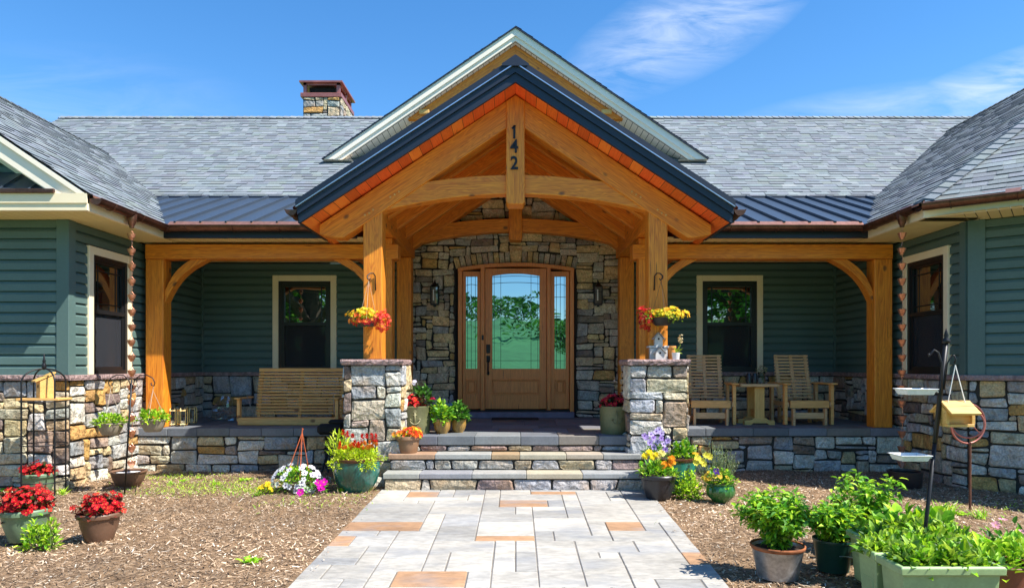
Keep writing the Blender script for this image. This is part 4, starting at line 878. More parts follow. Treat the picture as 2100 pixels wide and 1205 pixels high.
def foliage(mb, c, rad, n, L, Wd, cols, r, shell=.45, out=.8, up=.45, zmin=-.1):
    c = Vector(c)
    for _ in range(n):
        v = dirv(r, zmin); rho = (shell + (1 - shell) * r.random() ** .6) * (.90 + .22 * math.sin(5.1 * v.x + c.x * 31) * math.cos(4.3 * v.z + 3.7 * v.y + c.y * 17))
        p = c + Vector((v.x * rad[0], v.y * rad[1], v.z * rad[2])) * rho * r.uniform(.85, 1.08)
        d = v * out + Vector((r.uniform(-.7, .7), r.uniform(-.7, .7), up + r.uniform(-.6, .5)))
        k = r.uniform(.55, 1.25); cc = r.choice(cols); leaf(mb, p, d, r, L, Wd, tuple(x * k for x in cc))
def bloom(mb, p, nrm, s, col, r, petals=5, ctr=(.7, .5, .05), cup=.25, dark=None, wide=.95):
    n = nrm.normalized(); a = n.orthogonal().normalized(); a = Matrix.Rotation(r.uniform(0, 6.28), 3, n) @ a; b = n.cross(a); w = math.pi / petals * wide
    k = r.uniform(.85, 1.12); col = tuple(x * k for x in col)
    for i in range(petals):
        t = 2 * math.pi * i / petals; D = lambda q: a * math.cos(q) + b * math.sin(q)
        e = s * r.uniform(.9, 1.1)
        v = [p + D(t) * s * .08, p + D(t - w) * e * .55 + n * s * cup * .6, p + D(t - w * .7) * e * .95 + n * s * cup, p + D(t) * e * 1.02 + n * s * cup * .8, p + D(t + w * .7) * e * .95 + n * s * cup, p + D(t + w) * e * .55 + n * s * cup * .6]
        mb.add(v, [(0, 1, 2, 3), (0, 3, 4, 5)], col)
    m = [p + n * s * .12 + (a * math.cos(q * 1.047) + b * math.sin(q * 1.047)) * s * (.26 if dark else .16) for q in range(6)]
    mb.add(m, [tuple(range(6))], dark or ctr)
def blooms(mb, c, rad, n, s, cols, r, zmin=.15, petals=5, face=(0, -.45, .35), **k):
    c = Vector(c)
    for _ in range(n):
        v = dirv(r, zmin); p = c + Vector((v.x * rad[0], v.y * rad[1], v.z * rad[2])) * r.uniform(.85, 1.12) * (.92 + .22 * math.sin(5.1 * v.x + c.x * 31) * math.cos(4.3 * v.z + 3.7 * v.y + c.y * 17))
        bloom(mb, p, v + Vector(face) + Vector((r.uniform(-.4, .4), r.uniform(-.3, .3), r.uniform(-.3, .3))), s * r.uniform(.75, 1.2), r.choice(cols), r, petals, **k)
def stems(mb, base, tips, r, rad=.0035, col=(.16, .25, .06)):
    for t in tips:
        b = Vector(base) + Vector((r.uniform(-.03, .03), r.uniform(-.03, .03), 0)); m = (b + t) / 2 + Vector((r.uniform(-.02, .02), r.uniform(-.02, .02), .02)); mb.tube([b, m, t], [rad, rad * .9, rad * .6], n=5, col=col)
POTM = {}
def pm(col, rough=.55, coat=0, var=.12, **k):
    key = (col, rough, coat)
    if key not in POTM: POTM[key] = mat('pot_glaze', col, rough=rough, coat=coat, var=var, vs=9, var2=.08, vs2=60, **k)
    return POTM[key]
PROF = {
 'nursery': lambda R_, H: [(0, 0), (R_ * .66, 0), (R_ * .70, .01), (R_ * .88, H * .76), (R_ * .88, H * .78), (R_ * .97, H * .79), (R_, H * .82), (R_, H * .97), (R_ * .98, H), (R_ * .93, H), (R_ * .90, H * .9), (0, H * .88)],
 'rolled': lambda R_, H: [(0, 0), (R_ * .60, 0), (R_ * .63, .01), (R_ * .84, H * .55), (R_ * .88, H * .78), (R_ * .90, H * .80), (R_ * .985, H * .84), (R_, H * .90), (R_, H * .96), (R_ * .96, H), (R_ * .90, H), (R_ * .86, H * .88), (0, H * .86)],
 'belly': lambda R_, H: [(0, 0), (R_ * .56, 0), (R_ * .62, .015), (R_ * .82, H * .28), (R_ * .93, H * .55), (R_ * .97, H * .80), (R_ * .95, H * .88), (R_ * .96, H * .90), (R_, H * .93), (R_, H * .985), (R_ * .97, H), (R_ * .88, H), (R_ * .84, H * .9), (0, H * .88)],
 'crock': lambda R_, H: [(0, 0), (R_ * .90, 0), (R_ * .93, .012), (R_ * .965, H * .5), (R_ * .98, H * .93), (R_, H * .95), (R_, H * .99), (R_ * .97, H), (R_ * .91, H), (R_ * .89, H * .9), (0, H * .88)],
 'tub': lambda R_, H: [(0, 0), (R_ * .74, 0), (R_ * .745, .008), (R_ * .95, H * .90), (R_ * .955, H * .905), (R_, H * .93), (R_ * 1.01, H * .965), (R_, H), (R_ * .95, H * .99), (R_ * .93, H * .9), (0, H * .86)],
 'bowl': lambda R_, H: [(0, 0), (R_ * .55, 0), (R_ * .60, .006), (R_ * .82, H * .45), (R_ * .94, H * .88), (R_, H * .92), (R_, H * .98), (R_ * .97, H), (R_ * .90, H), (R_ * .87, H * .9), (0, H * .86)],
 'round': lambda R_, H: [(0, 0), (R_ * .55, 0), (R_ * .66, .02), (R_ * .95, H * .33), (R_ * 1.0, H * .55), (R_ * .93, H * .82), (R_ * .86, H * .90), (R_ * .95, H * .97), (R_ * .95, H), (R_ * .86, H * .99), (R_ * .80, H * .9), (0, H * .86)],
}
def pot(root, style, R_, H, m, rib=0, nr=0, loc=None, soil=True, name='pot'):
    c = WM[root.name].to_translation() if loc is None else Vector(loc)
    mb = MB(); pr_ = PROF[style](R_, H); mb.lathe(pr_[:-1], c, n=48 if nr else 32, rib=rib, nr=nr)
    o = mb.build(name, m, root, smooth=True, auto=35)
    if soil:
        r = random.Random(int(c.x * 100)); s = MB(); s.lathe([(0, H * .90)] + [(R_ * .9 * k / 5, H * .90 + r.uniform(-.003, .004)) for k in range(1, 5)] + [(R_ * .88, H * .885)], c, n=16); s.build('soil', M['soil'], root, smooth=True)
    return o
def gz(px, py, dy=0):          # ground point seen at a photo pixel
    y = E * 1450 / (py - 748); return Vector(((px - 1057) / 1450 * y, y + dy, 0))
def at(px, py, y): return Vector(((px - 1057) / 1450 * y, y, E + (748 - py) / 1450 * y))
def newplant(name, label, cat, loc, group=None, **k): return thing(name, label, cat, loc, group)

# ---- red begonias in plastic pots
def begonia(label, loc, R_, H, m, style, seed, n=230, h=.14, spread=.97, leafc=None):
    r = random.Random(seed); t = thing('potted_begonia', label, 'potted plant', loc, 'red begonias in pots on the mulch'); pot(t, style, R_, H, m)
    c = Vector(loc) + Vector((0, 0, H * .93)); mb = MB(); foliage(mb, c, (R_ * spread, R_ * spread, h), n, .05, .04, leafc or [(.10, .035, .02), (.16, .04, .02), (.07, .10, .02), (.22, .05, .03)], r); mb.build('foliage', M['leaf'], t)
    mb = MB(); blooms(mb, c + Vector((0, 0, .01)), (R_ * (spread + .03), R_ * (spread + .03), h * 1.08), int(n * .62), .020, REDS + [(.70, .05, .03)], r, zmin=-.02, petals=4, cup=.35, ctr=(.7, .35, .05)); mb.build('blossoms', M['petal'], t); return t
sage = pm((.16, .24, .14), .5); brown = pm((.16, .085, .05), .5); taupe = pm((.30, .25, .18), .5)
begonia('red begonia in a sage green pot nearest the camera, behind a leafy green herb', gz(53, 1106), .175, .235, sage, 'rolled', 1, n=300, h=.15, spread=1.05)
begonia('red begonia in a brown plastic pot standing alone on the mulch', gz(204, 1106), .152, .205, brown, 'rolled', 2, n=260, h=.13)
begonia('red begonia in a green pot inside the black wire obelisk', (-4.79, 7.10, 0), .165, .21, sage, 'rolled', 3, n=170, h=.10, spread=1.0)
# herb on the mulch beside the front-left pot
def bush(name, label, cat, loc, rad, n, L, Wd, cols, seed, group=None, h0=.0, tips=10, up=.5, shell=.3):
    r = random.Random(seed); t = thing(name, label, cat, loc, group); c = Vector(loc) + Vector((0, 0, h0)); mb = MB(); foliage(mb, c, rad, n, L, Wd, cols, r, shell=shell, up=up); 
    s = MB(); stems(s, loc, [c + Vector((r.uniform(-.8, .8) * rad[0], r.uniform(-.8, .8) * rad[1], r.uniform(.3, .9) * rad[2])) for _ in range(tips)], r); s.build('stem', M['leaf'], t); mb.build('foliage', M['leaf'], t); return t
bush('leafy_herb', 'small bright green leafy herb growing in the mulch before the sage pot', 'plant', gz(70, 1120), (.09, .09, .20), 170, .045, .022, G_BRIGHT, 5)
bush('leafy_herb', 'bushy green herb with a yellow tip at the left pot, right one of the pair', 'plant', gz(102, 1122), (.07, .07, .23), 120, .045, .022, G_BRIGHT, 6)
# ---- obelisk with shelf and birdhouse
ob = thing('garden_obelisk', 'black wire obelisk trellis with an arched top and pointed finial', 'trellis', (-4.72, 7.06, 0)); ox, oy, orr = -4.72, 7.08, .205
B = M['black']
for i in range(4):
    a = R(45 + 90 * i + 14); q = Vector((ox + orr * math.cos(a), oy + orr * math.sin(a), 0)); mb = MB()
    mb.tube([q + Vector((0, 0, -.02)), q + Vector((0, 0, 1.12))] + [Vector((ox + orr * math.cos(a) * math.cos(R(b_)), oy + orr * math.sin(a) * math.cos(R(b_)), 1.12 + .135 * math.sin(R(b_)))) for b_ in range(10, 91, 16)], .008, n=7, cap=False); mb.build('leg', B, ob, smooth=True)
for z in (.13, .50, .93): mb = MB(); mb.tube([(ox + orr * math.cos(R(a)), oy + orr * math.sin(R(a)), z) for a in range(0, 361, 15)], .006, n=6, cap=False); mb.build('ring', B, ob, smooth=True)
mb = MB(); mb.lathe([(0, 1.24), (.016, 1.245), (.022, 1.27), (.018, 1.30), (.011, 1.315), (.016, 1.325), (.010, 1.35), (.004, 1.40), (0, 1.405)], (ox, oy, 0), n=12); mb.build('finial', B, ob, smooth=True)
mb = MB(); mb.box(-.21, .21, -.12, .12, -.011, .011, M=Matrix.Translation((ox, oy, .95)) @ Matrix.Rotation(R(2), 4, 'Z'), b=.003); mb.build('shelf', M['pine'], ob)
bh = thing('birdhouse', 'yellow wooden birdhouse on the shelf inside the wire obelisk', 'birdhouse', (ox + .02, oy, .962)); Mx = Matrix.Translation((ox + .01, oy, .962)) @ Matrix.Rotation(R(-42), 4, 'Z')
mb = MB(); mb.add([Mx @ Vector(v) for v in [(-.065, -.06, 0), (.065, -.06, 0), (.065, .07, 0), (-.065, .07, 0), (-.065, -.06, .17), (.065, -.06, .17), (.065, .07, .235), (-.065, .07, .235)]], [(0, 3, 2, 1), (4, 5, 6, 7), (0, 1, 5, 4), (1, 2, 6, 5), (2, 3, 7, 6), (3, 0, 4, 7)]); b_ = mb.build('box', M['yellowpine'], bh, bevel=.003)
mb = MB(); mb.add([Mx @ Vector(v) for v in [(-.075, -.10, .158), (.075, -.10, .158), (.075, .075, .245), (-.075, .075, .245), (-.075, -.10, .172), (.075, -.10, .172), (.075, .075, .259), (-.075, .075, .259)]], [(0, 3, 2, 1), (4, 5, 6, 7), (0, 1, 5, 4), (1, 2, 6, 5), (2, 3, 7, 6), (3, 0, 4, 7)]); mb.build('roof', M['yellowpine'], bh)
mb = MB(); mb.lathe([(0, 0), (.018, 0)], Mx @ Vector((0, -.0615, .115)), n=14, M=(Matrix.Rotation(R(-42), 3, 'Z') @ Matrix.Rotation(R(90), 3, 'X'))); mb.build('entrance_hole', M['interior'], b_)
# ---- rain chains
def rain_chain(label, x, y, n, ztop, pitch, flare=1.0):
    t = thing('rain_chain', label, 'rain chain', (x, y, 0), 'copper cup rain chains'); mb = MB()
    mb.lathe([(.0, ztop + .02), (.052, ztop + .03), (.055, ztop), (.050, ztop - .05), (.036, ztop - .11), (.026, ztop - .125), (.022, ztop - .15), (.0, ztop - .15)][::-1], (x, y, 0), n=20); mb.build('outlet_funnel', M['copper'], t, smooth=True, auto=40)
    z = ztop - .24; r = random.Random(int(x * 10))
    for i in range(n):
        if z < .22: break
        c = Vector((x + r.uniform(-.003, .003), y + r.uniform(-.003, .003), z)); m = MB()
        m.lathe([(0, -.045), (.018, -.043), (.020, -.030), (.024, -.026), (.034, -.008), (.038, .010), (.038 * flare + .004, .026), (.036, .014), (.030, -.010), (.012, -.022)], c, n=20, rib=.06, nr=5); u = m.build('cup', M['brightcopper'], t, smooth=True, auto=50)
        m = MB(); m.tube([c + Vector((-.034, 0, .018)), c + Vector((0, 0, .058)), c + Vector((.034, 0, .018))], .0025, n=5); m.tube([c + Vector((0, 0, .055)), c + Vector((.006, 0, pitch * .55)), c + Vector((0, 0, pitch - .044))], .003, n=5); m.build('link', M['brightcopper'], u)
        z -= pitch
    return t
rain_chain('copper cup rain chain hanging from the left gutter over a brown bowl', -4.135, 7.62, 24, ez - .06, .163)
rain_chain('copper cup rain chain hanging from the right gutter over a dark basin', 4.145, 7.58, 24, ez - .06, .163, 1.1)
t = thing('catch_bowl', 'shallow brown bowl on the mulch below the left rain chain', 'bowl', (-4.13, 7.55, 0)); pot(t, 'bowl', .185, .165, brown, soil=False)
mb = MB(); mb.lathe([(0, .13), (.165, .135)], (-4.13, 7.55, 0), n=24); mb.build('pebbles', M['bluestone'], t)
t = thing('catch_basin', 'dark round basin on the mulch below the right rain chain', 'basin', (4.13, 7.5, 0)); pot(t, 'crock', .175, .17, pm((.03, .018, .018), .35), soil=False)
mb = MB(); mb.lathe([(0, .15), (.155, .15)], (4.13, 7.5, 0), n=24); mb.build('water', M['glass'], t)
# ---- hanging baskets
def basket(label, c, R_, H, m, hook, seed, parts, group=None, nstr=3, cord=None, thick=.002):
    """c = centre of the rim"""
    r = random.Random(seed); c = Vector(c); hook = Vector(hook); t = thing('hanging_basket', label, 'hanging basket', c - Vector((0, 0, H)), group)
    pot(t, 'bowl', R_, H, m, loc=c - Vector((0, 0, H)), name='bowl'); mb = MB()
    for i in range(nstr): a = 2 * math.pi * (i + .3) / nstr; mb.tube([c + Vector((R_ * .95 * math.cos(a), R_ * .95 * math.sin(a), -.01)), hook], thick, n=4)
    mb.tube([hook, hook + Vector((0, 0, .02)), hook + Vector((.01, 0, .035)), hook + Vector((.0, 0, .045))], thick * 1.3, n=4)
    mb.build('hanger', cord or M['cord'], t)
    for nm, f in parts: mb = MB(); f(mb, c, r); mb.build(nm, M['leaf'] if nm == 'foliage' else M['petal'], t)
    return t
M['cord'] = mat('pale_cord', (.62, .50, .36), rough=.8, var=.1); M['orangeplastic'] = mat('orange_plastic', (.62, .14, .05), rough=.45)
sh = thing('shepherd_hook', 'black double armed shepherd hook pushed into the mulch', 'plant stand', (-3.93, 7.15, 0)); P0 = Vector((-3.955, 7.15, 0)); P1 = Vector((-3.88, 7.15, 1.14))
mb = MB(); mb.tube([P0 - Vector((0, 0, .05)), P1], .009, n=7); mb.build('pole', B, sh, smooth=True)
for s in (-1, 1):
    mb = MB(); pts = [P1 + Vector((0, 0, -.10)), P1 + Vector((s * .03, 0, .0)), P1 + Vector((s * .08, 0, .045)), P1 + Vector((s * .15, 0, .05)), P1 + Vector((s * .21, 0, .02)), P1 + Vector((s * .235, 0, -.03)), P1 + Vector((s * .225, 0, -.06)), P1 + Vector((s * .20, 0, -.055)), P1 + Vector((s * .195, 0, -.03))]
    mb.tube(pts, .0055, n=6); mb.tube([P1 + Vector((0, 0, -.06)), P1 + Vector((s * .04, 0, -.11)), P1 + Vector((s * .07, 0, -.09)), P1 + Vector((s * .06, 0, -.06)), P1 + Vector((s * .04, 0, -.065))], .004, n=5); mb.build('arm', B, sh, smooth=True)
    mb = MB(); mb.tube([P0 + Vector((0, 0, .05)), P0 + Vector((s * .11, 0, .05)), P0 + Vector((s * .115, 0, -.05))], .006, n=6); mb.build('prong', B, sh)
def green_top(mb, c, r): foliage(mb, c, (.165, .165, .10), 330, .036, .026, G_BRIGHT, r, zmin=-.2, up=.35)
for s, px, py in ((-1, 217, 862), (1, 309, 855)):
    h = P1 + Vector((s * .215, 0, -.11)); cc = at(px, py + 4, 7.15)
    basket('taupe hanging bowl of green leaves on the %s' % ('left arm of the shepherd hook' if s < 0 else 'right arm of the hook, beside the post'), (h.x - .0, 7.15, cc.z), .128, .125, taupe, h, 20 + s, [('foliage', green_top)], 'green leaf baskets on the shepherd hook')
# petunia basket resting on the ground
pc = gz(622, 1000, .0); pc = Vector((pc.x, 7.22, .10))
def pet_f(mb, c, r): foliage(mb, c, (.235, .20, .16), 420, .045, .026, G_BRIGHT + G_MID, r, zmin=-.35)
def pet_b(mb, c, r):
    for _ in range(44):
        v = dirv(r, -.25); v.y = -abs(v.y) * .9; p = c + Vector((v.x * .25, v.y * .22, v.z * .18)); bloom(mb, p, v + Vector((0, -.5, .3)), r.uniform(.026, .034), (.85, .83, .86), r, 5, dark=(.10, .03, .18), cup=.2)
basket('white petunias in a basket set on the ground, its orange hanger upright', pc, .14, .11, taupe, pc + Vector((.05, 0, .50)), 31, [('foliage', pet_f), ('blossoms', pet_b)], nstr=4, cord=M['orangeplastic'], thick=.0045)
t = thing('petunia', 'magenta petunia trailing at the right end of the white petunias', 'plant', (-1.94, 7.05, 0)); mb = MB(); r = random.Random(8)
for q in ((-1.93, 7.0, .10), (-1.90, 7.02, .13), (-1.96, 7.03, .12), (-2.12, 6.98, .035), (-1.92, 7.0, .07)): bloom(mb, Vector(q), Vector((.1, -1, .4)), .038, (.75, .01, .42), r, 5, cup=.2)
mb.build('blossoms', M['petal'], t); mb = MB(); foliage(mb, (-1.98, 7.05, .03), (.12, .08, .10), 60, .04, .022, G_MID, r); mb.build('foliage', M['leaf'], t)
t = thing('pansy', 'small yellow flowers on the mulch at the left end of the white petunias', 'plant', (-2.5, 7.1, 0)); mb = MB()
blooms(mb, (-2.50, 7.08, .02), (.07, .06, .10), 22, .022, [(.85, .65, .02), (.75, .5, .02)], r, ctr=(.4, .2, .02)); mb.build('blossoms', M['petal'], t); mb = MB(); foliage(mb, (-2.50, 7.08, .0), (.08, .06, .09), 70, .035, .018, G_BRIGHT, r); mb.build('foliage', M['leaf'], t)
# ---- big teal glazed pots
teal = mat('teal_glaze', (.02, .15, .115), rough=.16, coat=.6, var=.35, vs=5, var2=.25, vs2=30, stretch=(1, 1, .25), tint=(.03, .05, .03), tamt=.6, ts=9); rimg = mat('brown_glaze_rim', (.075, .028, .015), rough=.15, coat=.6, var=.3, vs=12)
def tealpot(label, loc, R_, H, seed):
    t = thing('glazed_planter', label, 'planter', loc, 'large teal glazed planters flanking the steps'); mb = MB(); pr_ = PROF['belly'](R_, H); mb.lathe(pr_[:8], loc, n=40); mb.build('pot', teal, t, smooth=True, auto=40)
    mb = MB(); mb.lathe(pr_[6:-1], Vector(loc) + Vector((0, 0, .001)), n=40); mb.build('rim', rimg, t, smooth=True, auto=50); s = MB(); s.lathe([(0, H * .9), (R_ * .86, H * .89)], loc, n=20); s.build('soil', M['soil'], t); return t
L0 = Vector((-1.635, 7.27, 0)); t = tealpot('large teal glazed pot with lime foliage and red plume flowers', L0, .255, .345, 1); r = random.Random(44); c = L0 + Vector((0, 0, .34))
mb = MB(); foliage(mb, c, (.29, .26, .13), 900, .035, .020, G_LIME, r, zmin=-.15); foliage(mb, c + Vector((-.17, 0, .05)), (.14, .12, .20), 170, .075, .012, G_LIME, r, up=.8)
for a in (-.17, .13, .2): foliage(mb, c + Vector((a, -.22, -.04)), (.07, .05, .07), 90, .03, .018, G_LIME, r, zmin=-.9)
mb.build('foliage', M['leaf'], t)
def plume(mb, p, h, w, col, r):
    for _ in range(70):
        z = r.random(); a = r.uniform(0, 6.28); q = w * (1 - z) ** .8 * r.uniform(.5, 1); k = r.uniform(.7, 1.2); leaf(mb, p + Vector((q * math.cos(a), q * math.sin(a), h * z)), Vector((math.cos(a), math.sin(a), 1.3)), r, .02, .009, tuple(x * k for x in col))
mb = MB()
for px, py, h in ((697, 921, .07), (712, 897, .06), (727, 915, .055), (735, 918, .06), (743, 908, .085), (762, 904, .08), (771, 906, .075), (704, 893, .05), (723, 898, .04), (752, 900, .05)): plume(mb, at(px, py, 7.12 if py > 910 else 7.2), h, .020, (.72, .02, .012), r)
for _ in range(26): plume(mb, c + Vector((r.uniform(-.10, .2), r.uniform(-.18, .1), r.uniform(.08, .14))), .03, .01, (.80, .30, .04), r)
mb.build('blossoms', M['petal'], t)
L1 = Vector((1.60, 7.26, 0)); t = tealpot('large teal glazed pot with brown rim, holding purple petunias and a green herb', L1, .27, .355, 2); c = L1 + Vector((0, 0, .35))
mb = MB(); foliage(mb, c + Vector((-.15, -.03, 0)), (.18, .17, .15), 260, .038, .022, G_MID + G_GREY, r); foliage(mb, c + Vector((.13, 0, 0)), (.15, .14, .17), 420, .042, .030, G_MID + G_BRIGHT, r); mb.build('foliage', M['leaf'], t)
mb = MB()
for px, py in ((1335, 890), (1346, 884), (1357, 888), (1325, 897), (1349, 905), (1356, 898), (1333, 907), (1341, 916), (1365, 921), (1370, 903), (1322, 893), (1340, 897), (1352, 880), (1361, 910)): bloom(mb, at(px, py, 7.06 + r.uniform(0, .08)), Vector((r.uniform(-.4, .4), -1, .3)), .031, r.choice([(.52, .36, .78), (.62, .50, .82), (.40, .24, .68)]), r, 5, dark=(.12, .02, .25), cup=.2)
blooms(mb, c + Vector((.22, -.12, .02)), (.05, .04, .04), 8, .02, [(.85, .45, .02)], r); mb.build('blossoms', M['petal'], t)
# ---- pots on the steps and the porch
R3 = [(.80, .10, .02), (.85, .28, .02), (.85, .55, .03), (.70, .03, .02)]
loc = Vector((-1.165, 7.665, .34)); t = thing('potted_flowers', 'tan pot of small red and yellow flowers standing on the top step', 'potted plant', loc); pot(t, 'nursery', .142, .185, pm((.27, .15, .08), .5)); r = random.Random(5); c = loc + Vector((0, 0, .18))
mb = MB(); foliage(mb, c, (.16, .14, .08), 160, .04, .02, G_LIME + G_BRIGHT, r); mb.build('foliage', M['leaf'], t); mb = MB(); blooms(mb, c, (.16, .14, .095), 120, .021, R3, r, zmin=0, cup=.6); mb.build('blossoms', M['petal'], t)
olive = mat('olive_ceramic', (.155, .155, .07), rough=.5, var=.2, vs=6, var2=.12, vs2=50, bump=.2, bs=60, bd=.003)
def anchor(root, c, R_, ang, m):
    mb = MB(); a0 = R(ang); f = lambda u, z: Vector((c[0] + (R_ + .006) * math.sin(a0 + u / R_), c[1] - (R_ + .006) * math.cos(a0 + u / R_), c[2] + z))
    mb.tube([f(0, .075), f(0, -.05)], .005, n=6); mb.tube([f(-.022, .052), f(.022, .052)], .004, n=6); mb.tube([f(.012 * math.cos(R(q)), .088 + .012 * math.sin(R(q))) for q in range(0, 361, 30)], .003, n=5)
    mb.tube([f(.055 * math.sin(R(q)), .003 - .055 * math.cos(R(q))) for q in range(-75, 76, 15)], .005, n=6)
    for s in (-1, 1): mb.tube([f(s * .038, -.008), f(s * .054, .012), f(s * .060, -.012)], [.006, .003, .006], n=5)
    mb.build('anchor_relief', m, root, smooth=True)
def olivepot(label, loc, seed, ang):
    r = random.Random(seed); t = thing('anchor_planter', label, 'planter', loc, 'olive ceramic planters with an anchor relief'); pot(t, 'crock', .178, .315, olive); anchor(t, Vector(loc) + Vector((0, 0, .17)), .172, ang, pm((.42, .38, .20), .5) if seed == 1 else olive); return t, r
t, r = olivepot('olive ceramic planter with a pale anchor and red flowers, beside the left pier', (-1.145, 8.06, .512), 1, 8); c = Vector((-1.145, 8.06, .82))
mb = MB(); foliage(mb, c, (.19, .17, .12), 240, .055, .035, [(.05, .03, .02), (.05, .14, .04), (.09, .04, .03), (.04, .10, .03)], r); foliage(mb, c + Vector((.10, 0, .06)), (.10, .10, .16), 50, .10, .05, G_DARK, r); mb.build('foliage', M['leaf'], t)
mb = MB(); blooms(mb, c + Vector((-.03, -.02, .0)), (.15, .15, .12), 120, .024, REDS + [(.8, .15, .04)], r, zmin=0, cup=.4); blooms(mb, c + Vector((.19, 0, .07)), (.03, .03, .03), 9, .022, [(.70, .02, .10)], r)
blooms(mb, c + Vector((-.02, 0, .24)), (.06, .05, .06), 16, .016, [(.75, .70, .80), (.62, .60, .75)], r); mb.build('blossoms', M['petal'], t)
mb = MB(); stems(mb, c, [c + Vector((q, 0, .26)) for q in (-.07, -.03, .01, .04)], r); mb.build('stem', M['leaf'], t)
t, r = olivepot('olive ceramic planter with a dark anchor and red flowers, beside the right pier', (1.135, 8.06, .512), 2, 0); c = Vector((1.135, 8.06, .82))
mb = MB(); foliage(mb, c, (.19, .17, .09), 240, .05, .035, [(.07, .02, .02), (.10, .03, .03), (.04, .08, .03)], r); mb.build('foliage', M['leaf'], t)
mb = MB(); blooms(mb, c, (.18, .16, .125), 90, .026, [(.55, .01, .04), (.42, .01, .03), (.68, .05, .10)], r, zmin=0, cup=.5); blooms(mb, c + Vector((0, 0, .27)), (.03, .03, .05), 7, .012, [(.7, .7, .72)], r); mb.build('blossoms', M['petal'], t)
mb = MB(); stems(mb, c, [c + Vector((q, 0, .3)) for q in (-.01, .015)], r, rad=.002, col=(.3, .3, .25)); mb.build('stem', M['leaf'], t)
gold = mat('gold_brown_glaze', (.36, .20, .045), rough=.2, coat=.5, var=.35, vs=7, var2=.2, vs2=30, stretch=(3, 3, .6))
for (x, y, R_, H, lb, sd) in ((-.835, 8.05, .105, .165, 'gold glazed pot with a bright green plant, nearer the anchor planter', 3), (-.655, 8.17, .090, .155, 'gold brown glazed pot with a dark green plant, nearer the door', 4)):
    t = thing('glazed_pot', lb, 'potted plant', (x, y, .512), 'gold glazed pots by the door'); pot(t, 'belly', R_, H, gold, rib=.02, nr=14); r = random.Random(sd); mb = MB(); foliage(mb, (x, y, .512 + H + .03), (.155 if sd == 3 else .13, .13, .165), 260, .055, .042, G_MID + (G_BRIGHT if sd == 3 else G_DARK), r, zmin=-.3); mb.build('foliage', M['leaf'], t)
    mb = MB(); stems(mb, (x, y, .512 + H * .9), [Vector((x + r.uniform(-.06, .06), y, .512 + H + .08)) for _ in range(6)], r); mb.build('stem', M['leaf'], t)
bx = at(915, 822, 9.6); t = thing('storage_box', 'small blue lidded box behind the potted plants near the door', 'box', (bx.x, 9.6, .512)); mb = MB(); mb.box(bx.x - .13, bx.x + .13, 9.5, 9.68, .512, .74, b=.01); mb.build('body', mat('blue_plastic', (.06, .16, .24), rough=.4), t)
mb = MB(); mb.box(bx.x - .14, bx.x + .14, 9.49, 9.69, .742, .78, b=.008); mb.build('lid', mat('pale_blue_plastic', (.14, .30, .40), rough=.4), t)
t = thing('doormat', 'dark doormat lying at the sill of the front door', 'doormat', (0, 10.2, .512)); mb = MB(); mb.box(-.34, .33, 10.0, 10.3, .514, .528, b=.004); mb.build('mat', mat('coir_mat', (.02, .018, .017), rough=.95, bump=1, bs=200, bd=.01), t)
# ---- hooks and baskets on the posts
def post_hook(s, label):
    x = s * 1.565 + (.0 if s < 0 else -.01); z = E + (748 - 595) / 1450 * 7.75; t = thing('plant_hook', label, 'hook', (x, 7.77, z)); mb = MB(); q = -s
    mb.tube([(x + q * .03, 7.765, z), (x + q * .025, 7.762, z + .16), (x + q * .01, 7.74, z + .185), (x - q * .02, 7.71, z + .18), (x - q * .045, 7.68, z + .15), (x - q * .04, 7.67, z + .12), (x - q * .015, 7.665, z + .10), (x - q * .005, 7.66, z + .12)], .007, n=6); mb.build('hook', B, t, smooth=True)
    return Vector((x - q * .025, 7.665, z + .095))
hk = post_hook(-1, 'black iron plant hook on the left front porch post'); hk2 = post_hook(1, 'black iron plant hook on the right front porch post')
Y3 = [(.85, .60, .02), (.85, .42, .02), (.80, .70, .05)]
def bl_f(mb, c, r): foliage(mb, c, (.20, .15, .10), 260, .035, .02, G_BRIGHT + G_LIME, r, zmin=-.4)
def bl_b(mb, c, r):
    blooms(mb, c + Vector((-.02, 0, .02)), (.19, .14, .10), 90, .021, Y3, r, zmin=.15, cup=.4); blooms(mb, c + Vector((0, -.02, 0)), (.21, .15, .07), 90, .021, [(.80, .12, .03), (.70, .03, .05), (.85, .3, .05)], r, zmin=-.5, cup=.4); blooms(mb, c + Vector((.165, -.03, -.02)), (.08, .08, .11), 80, .020, [(.78, .03, .03), (.80, .10, .06)], r, zmin=-.9, cup=.4)
def br_f(mb, c, r): foliage(mb, c, (.22, .15, .09), 260, .035, .02, G_BRIGHT + G_MID, r, zmin=-.4)
def br_b(mb, c, r):
    blooms(mb, c + Vector((.06, 0, .03)), (.20, .14, .08), 130, .021, Y3, r, zmin=-.2, cup=.4); blooms(mb, c + Vector((-.18, -.02, 0)), (.075, .08, .12), 80, .020, REDS, r, zmin=-.9, cup=.4); blooms(mb, c + Vector((.25, 0, .04)), (.05, .05, .03), 12, .018, [(.85, .42, .02)], r)
basket('hanging basket of yellow and red flowers on the left front post', Vector((hk.x - .005, 7.62, E + (748 - 655) / 1450 * 7.62)), .12, .075, pm((.05, .04, .03), .6), hk, 51, [('foliage', bl_f), ('blossoms', bl_b)])
basket('basket of yellow and trailing red flowers on the right front post', Vector((hk2.x + .0, 7.62, E + (748 - 652) / 1450 * 7.62)), .13, .08, pm((.02, .02, .02), .5), hk2, 52, [('foliage', br_f), ('blossoms', br_b)], cord=B)
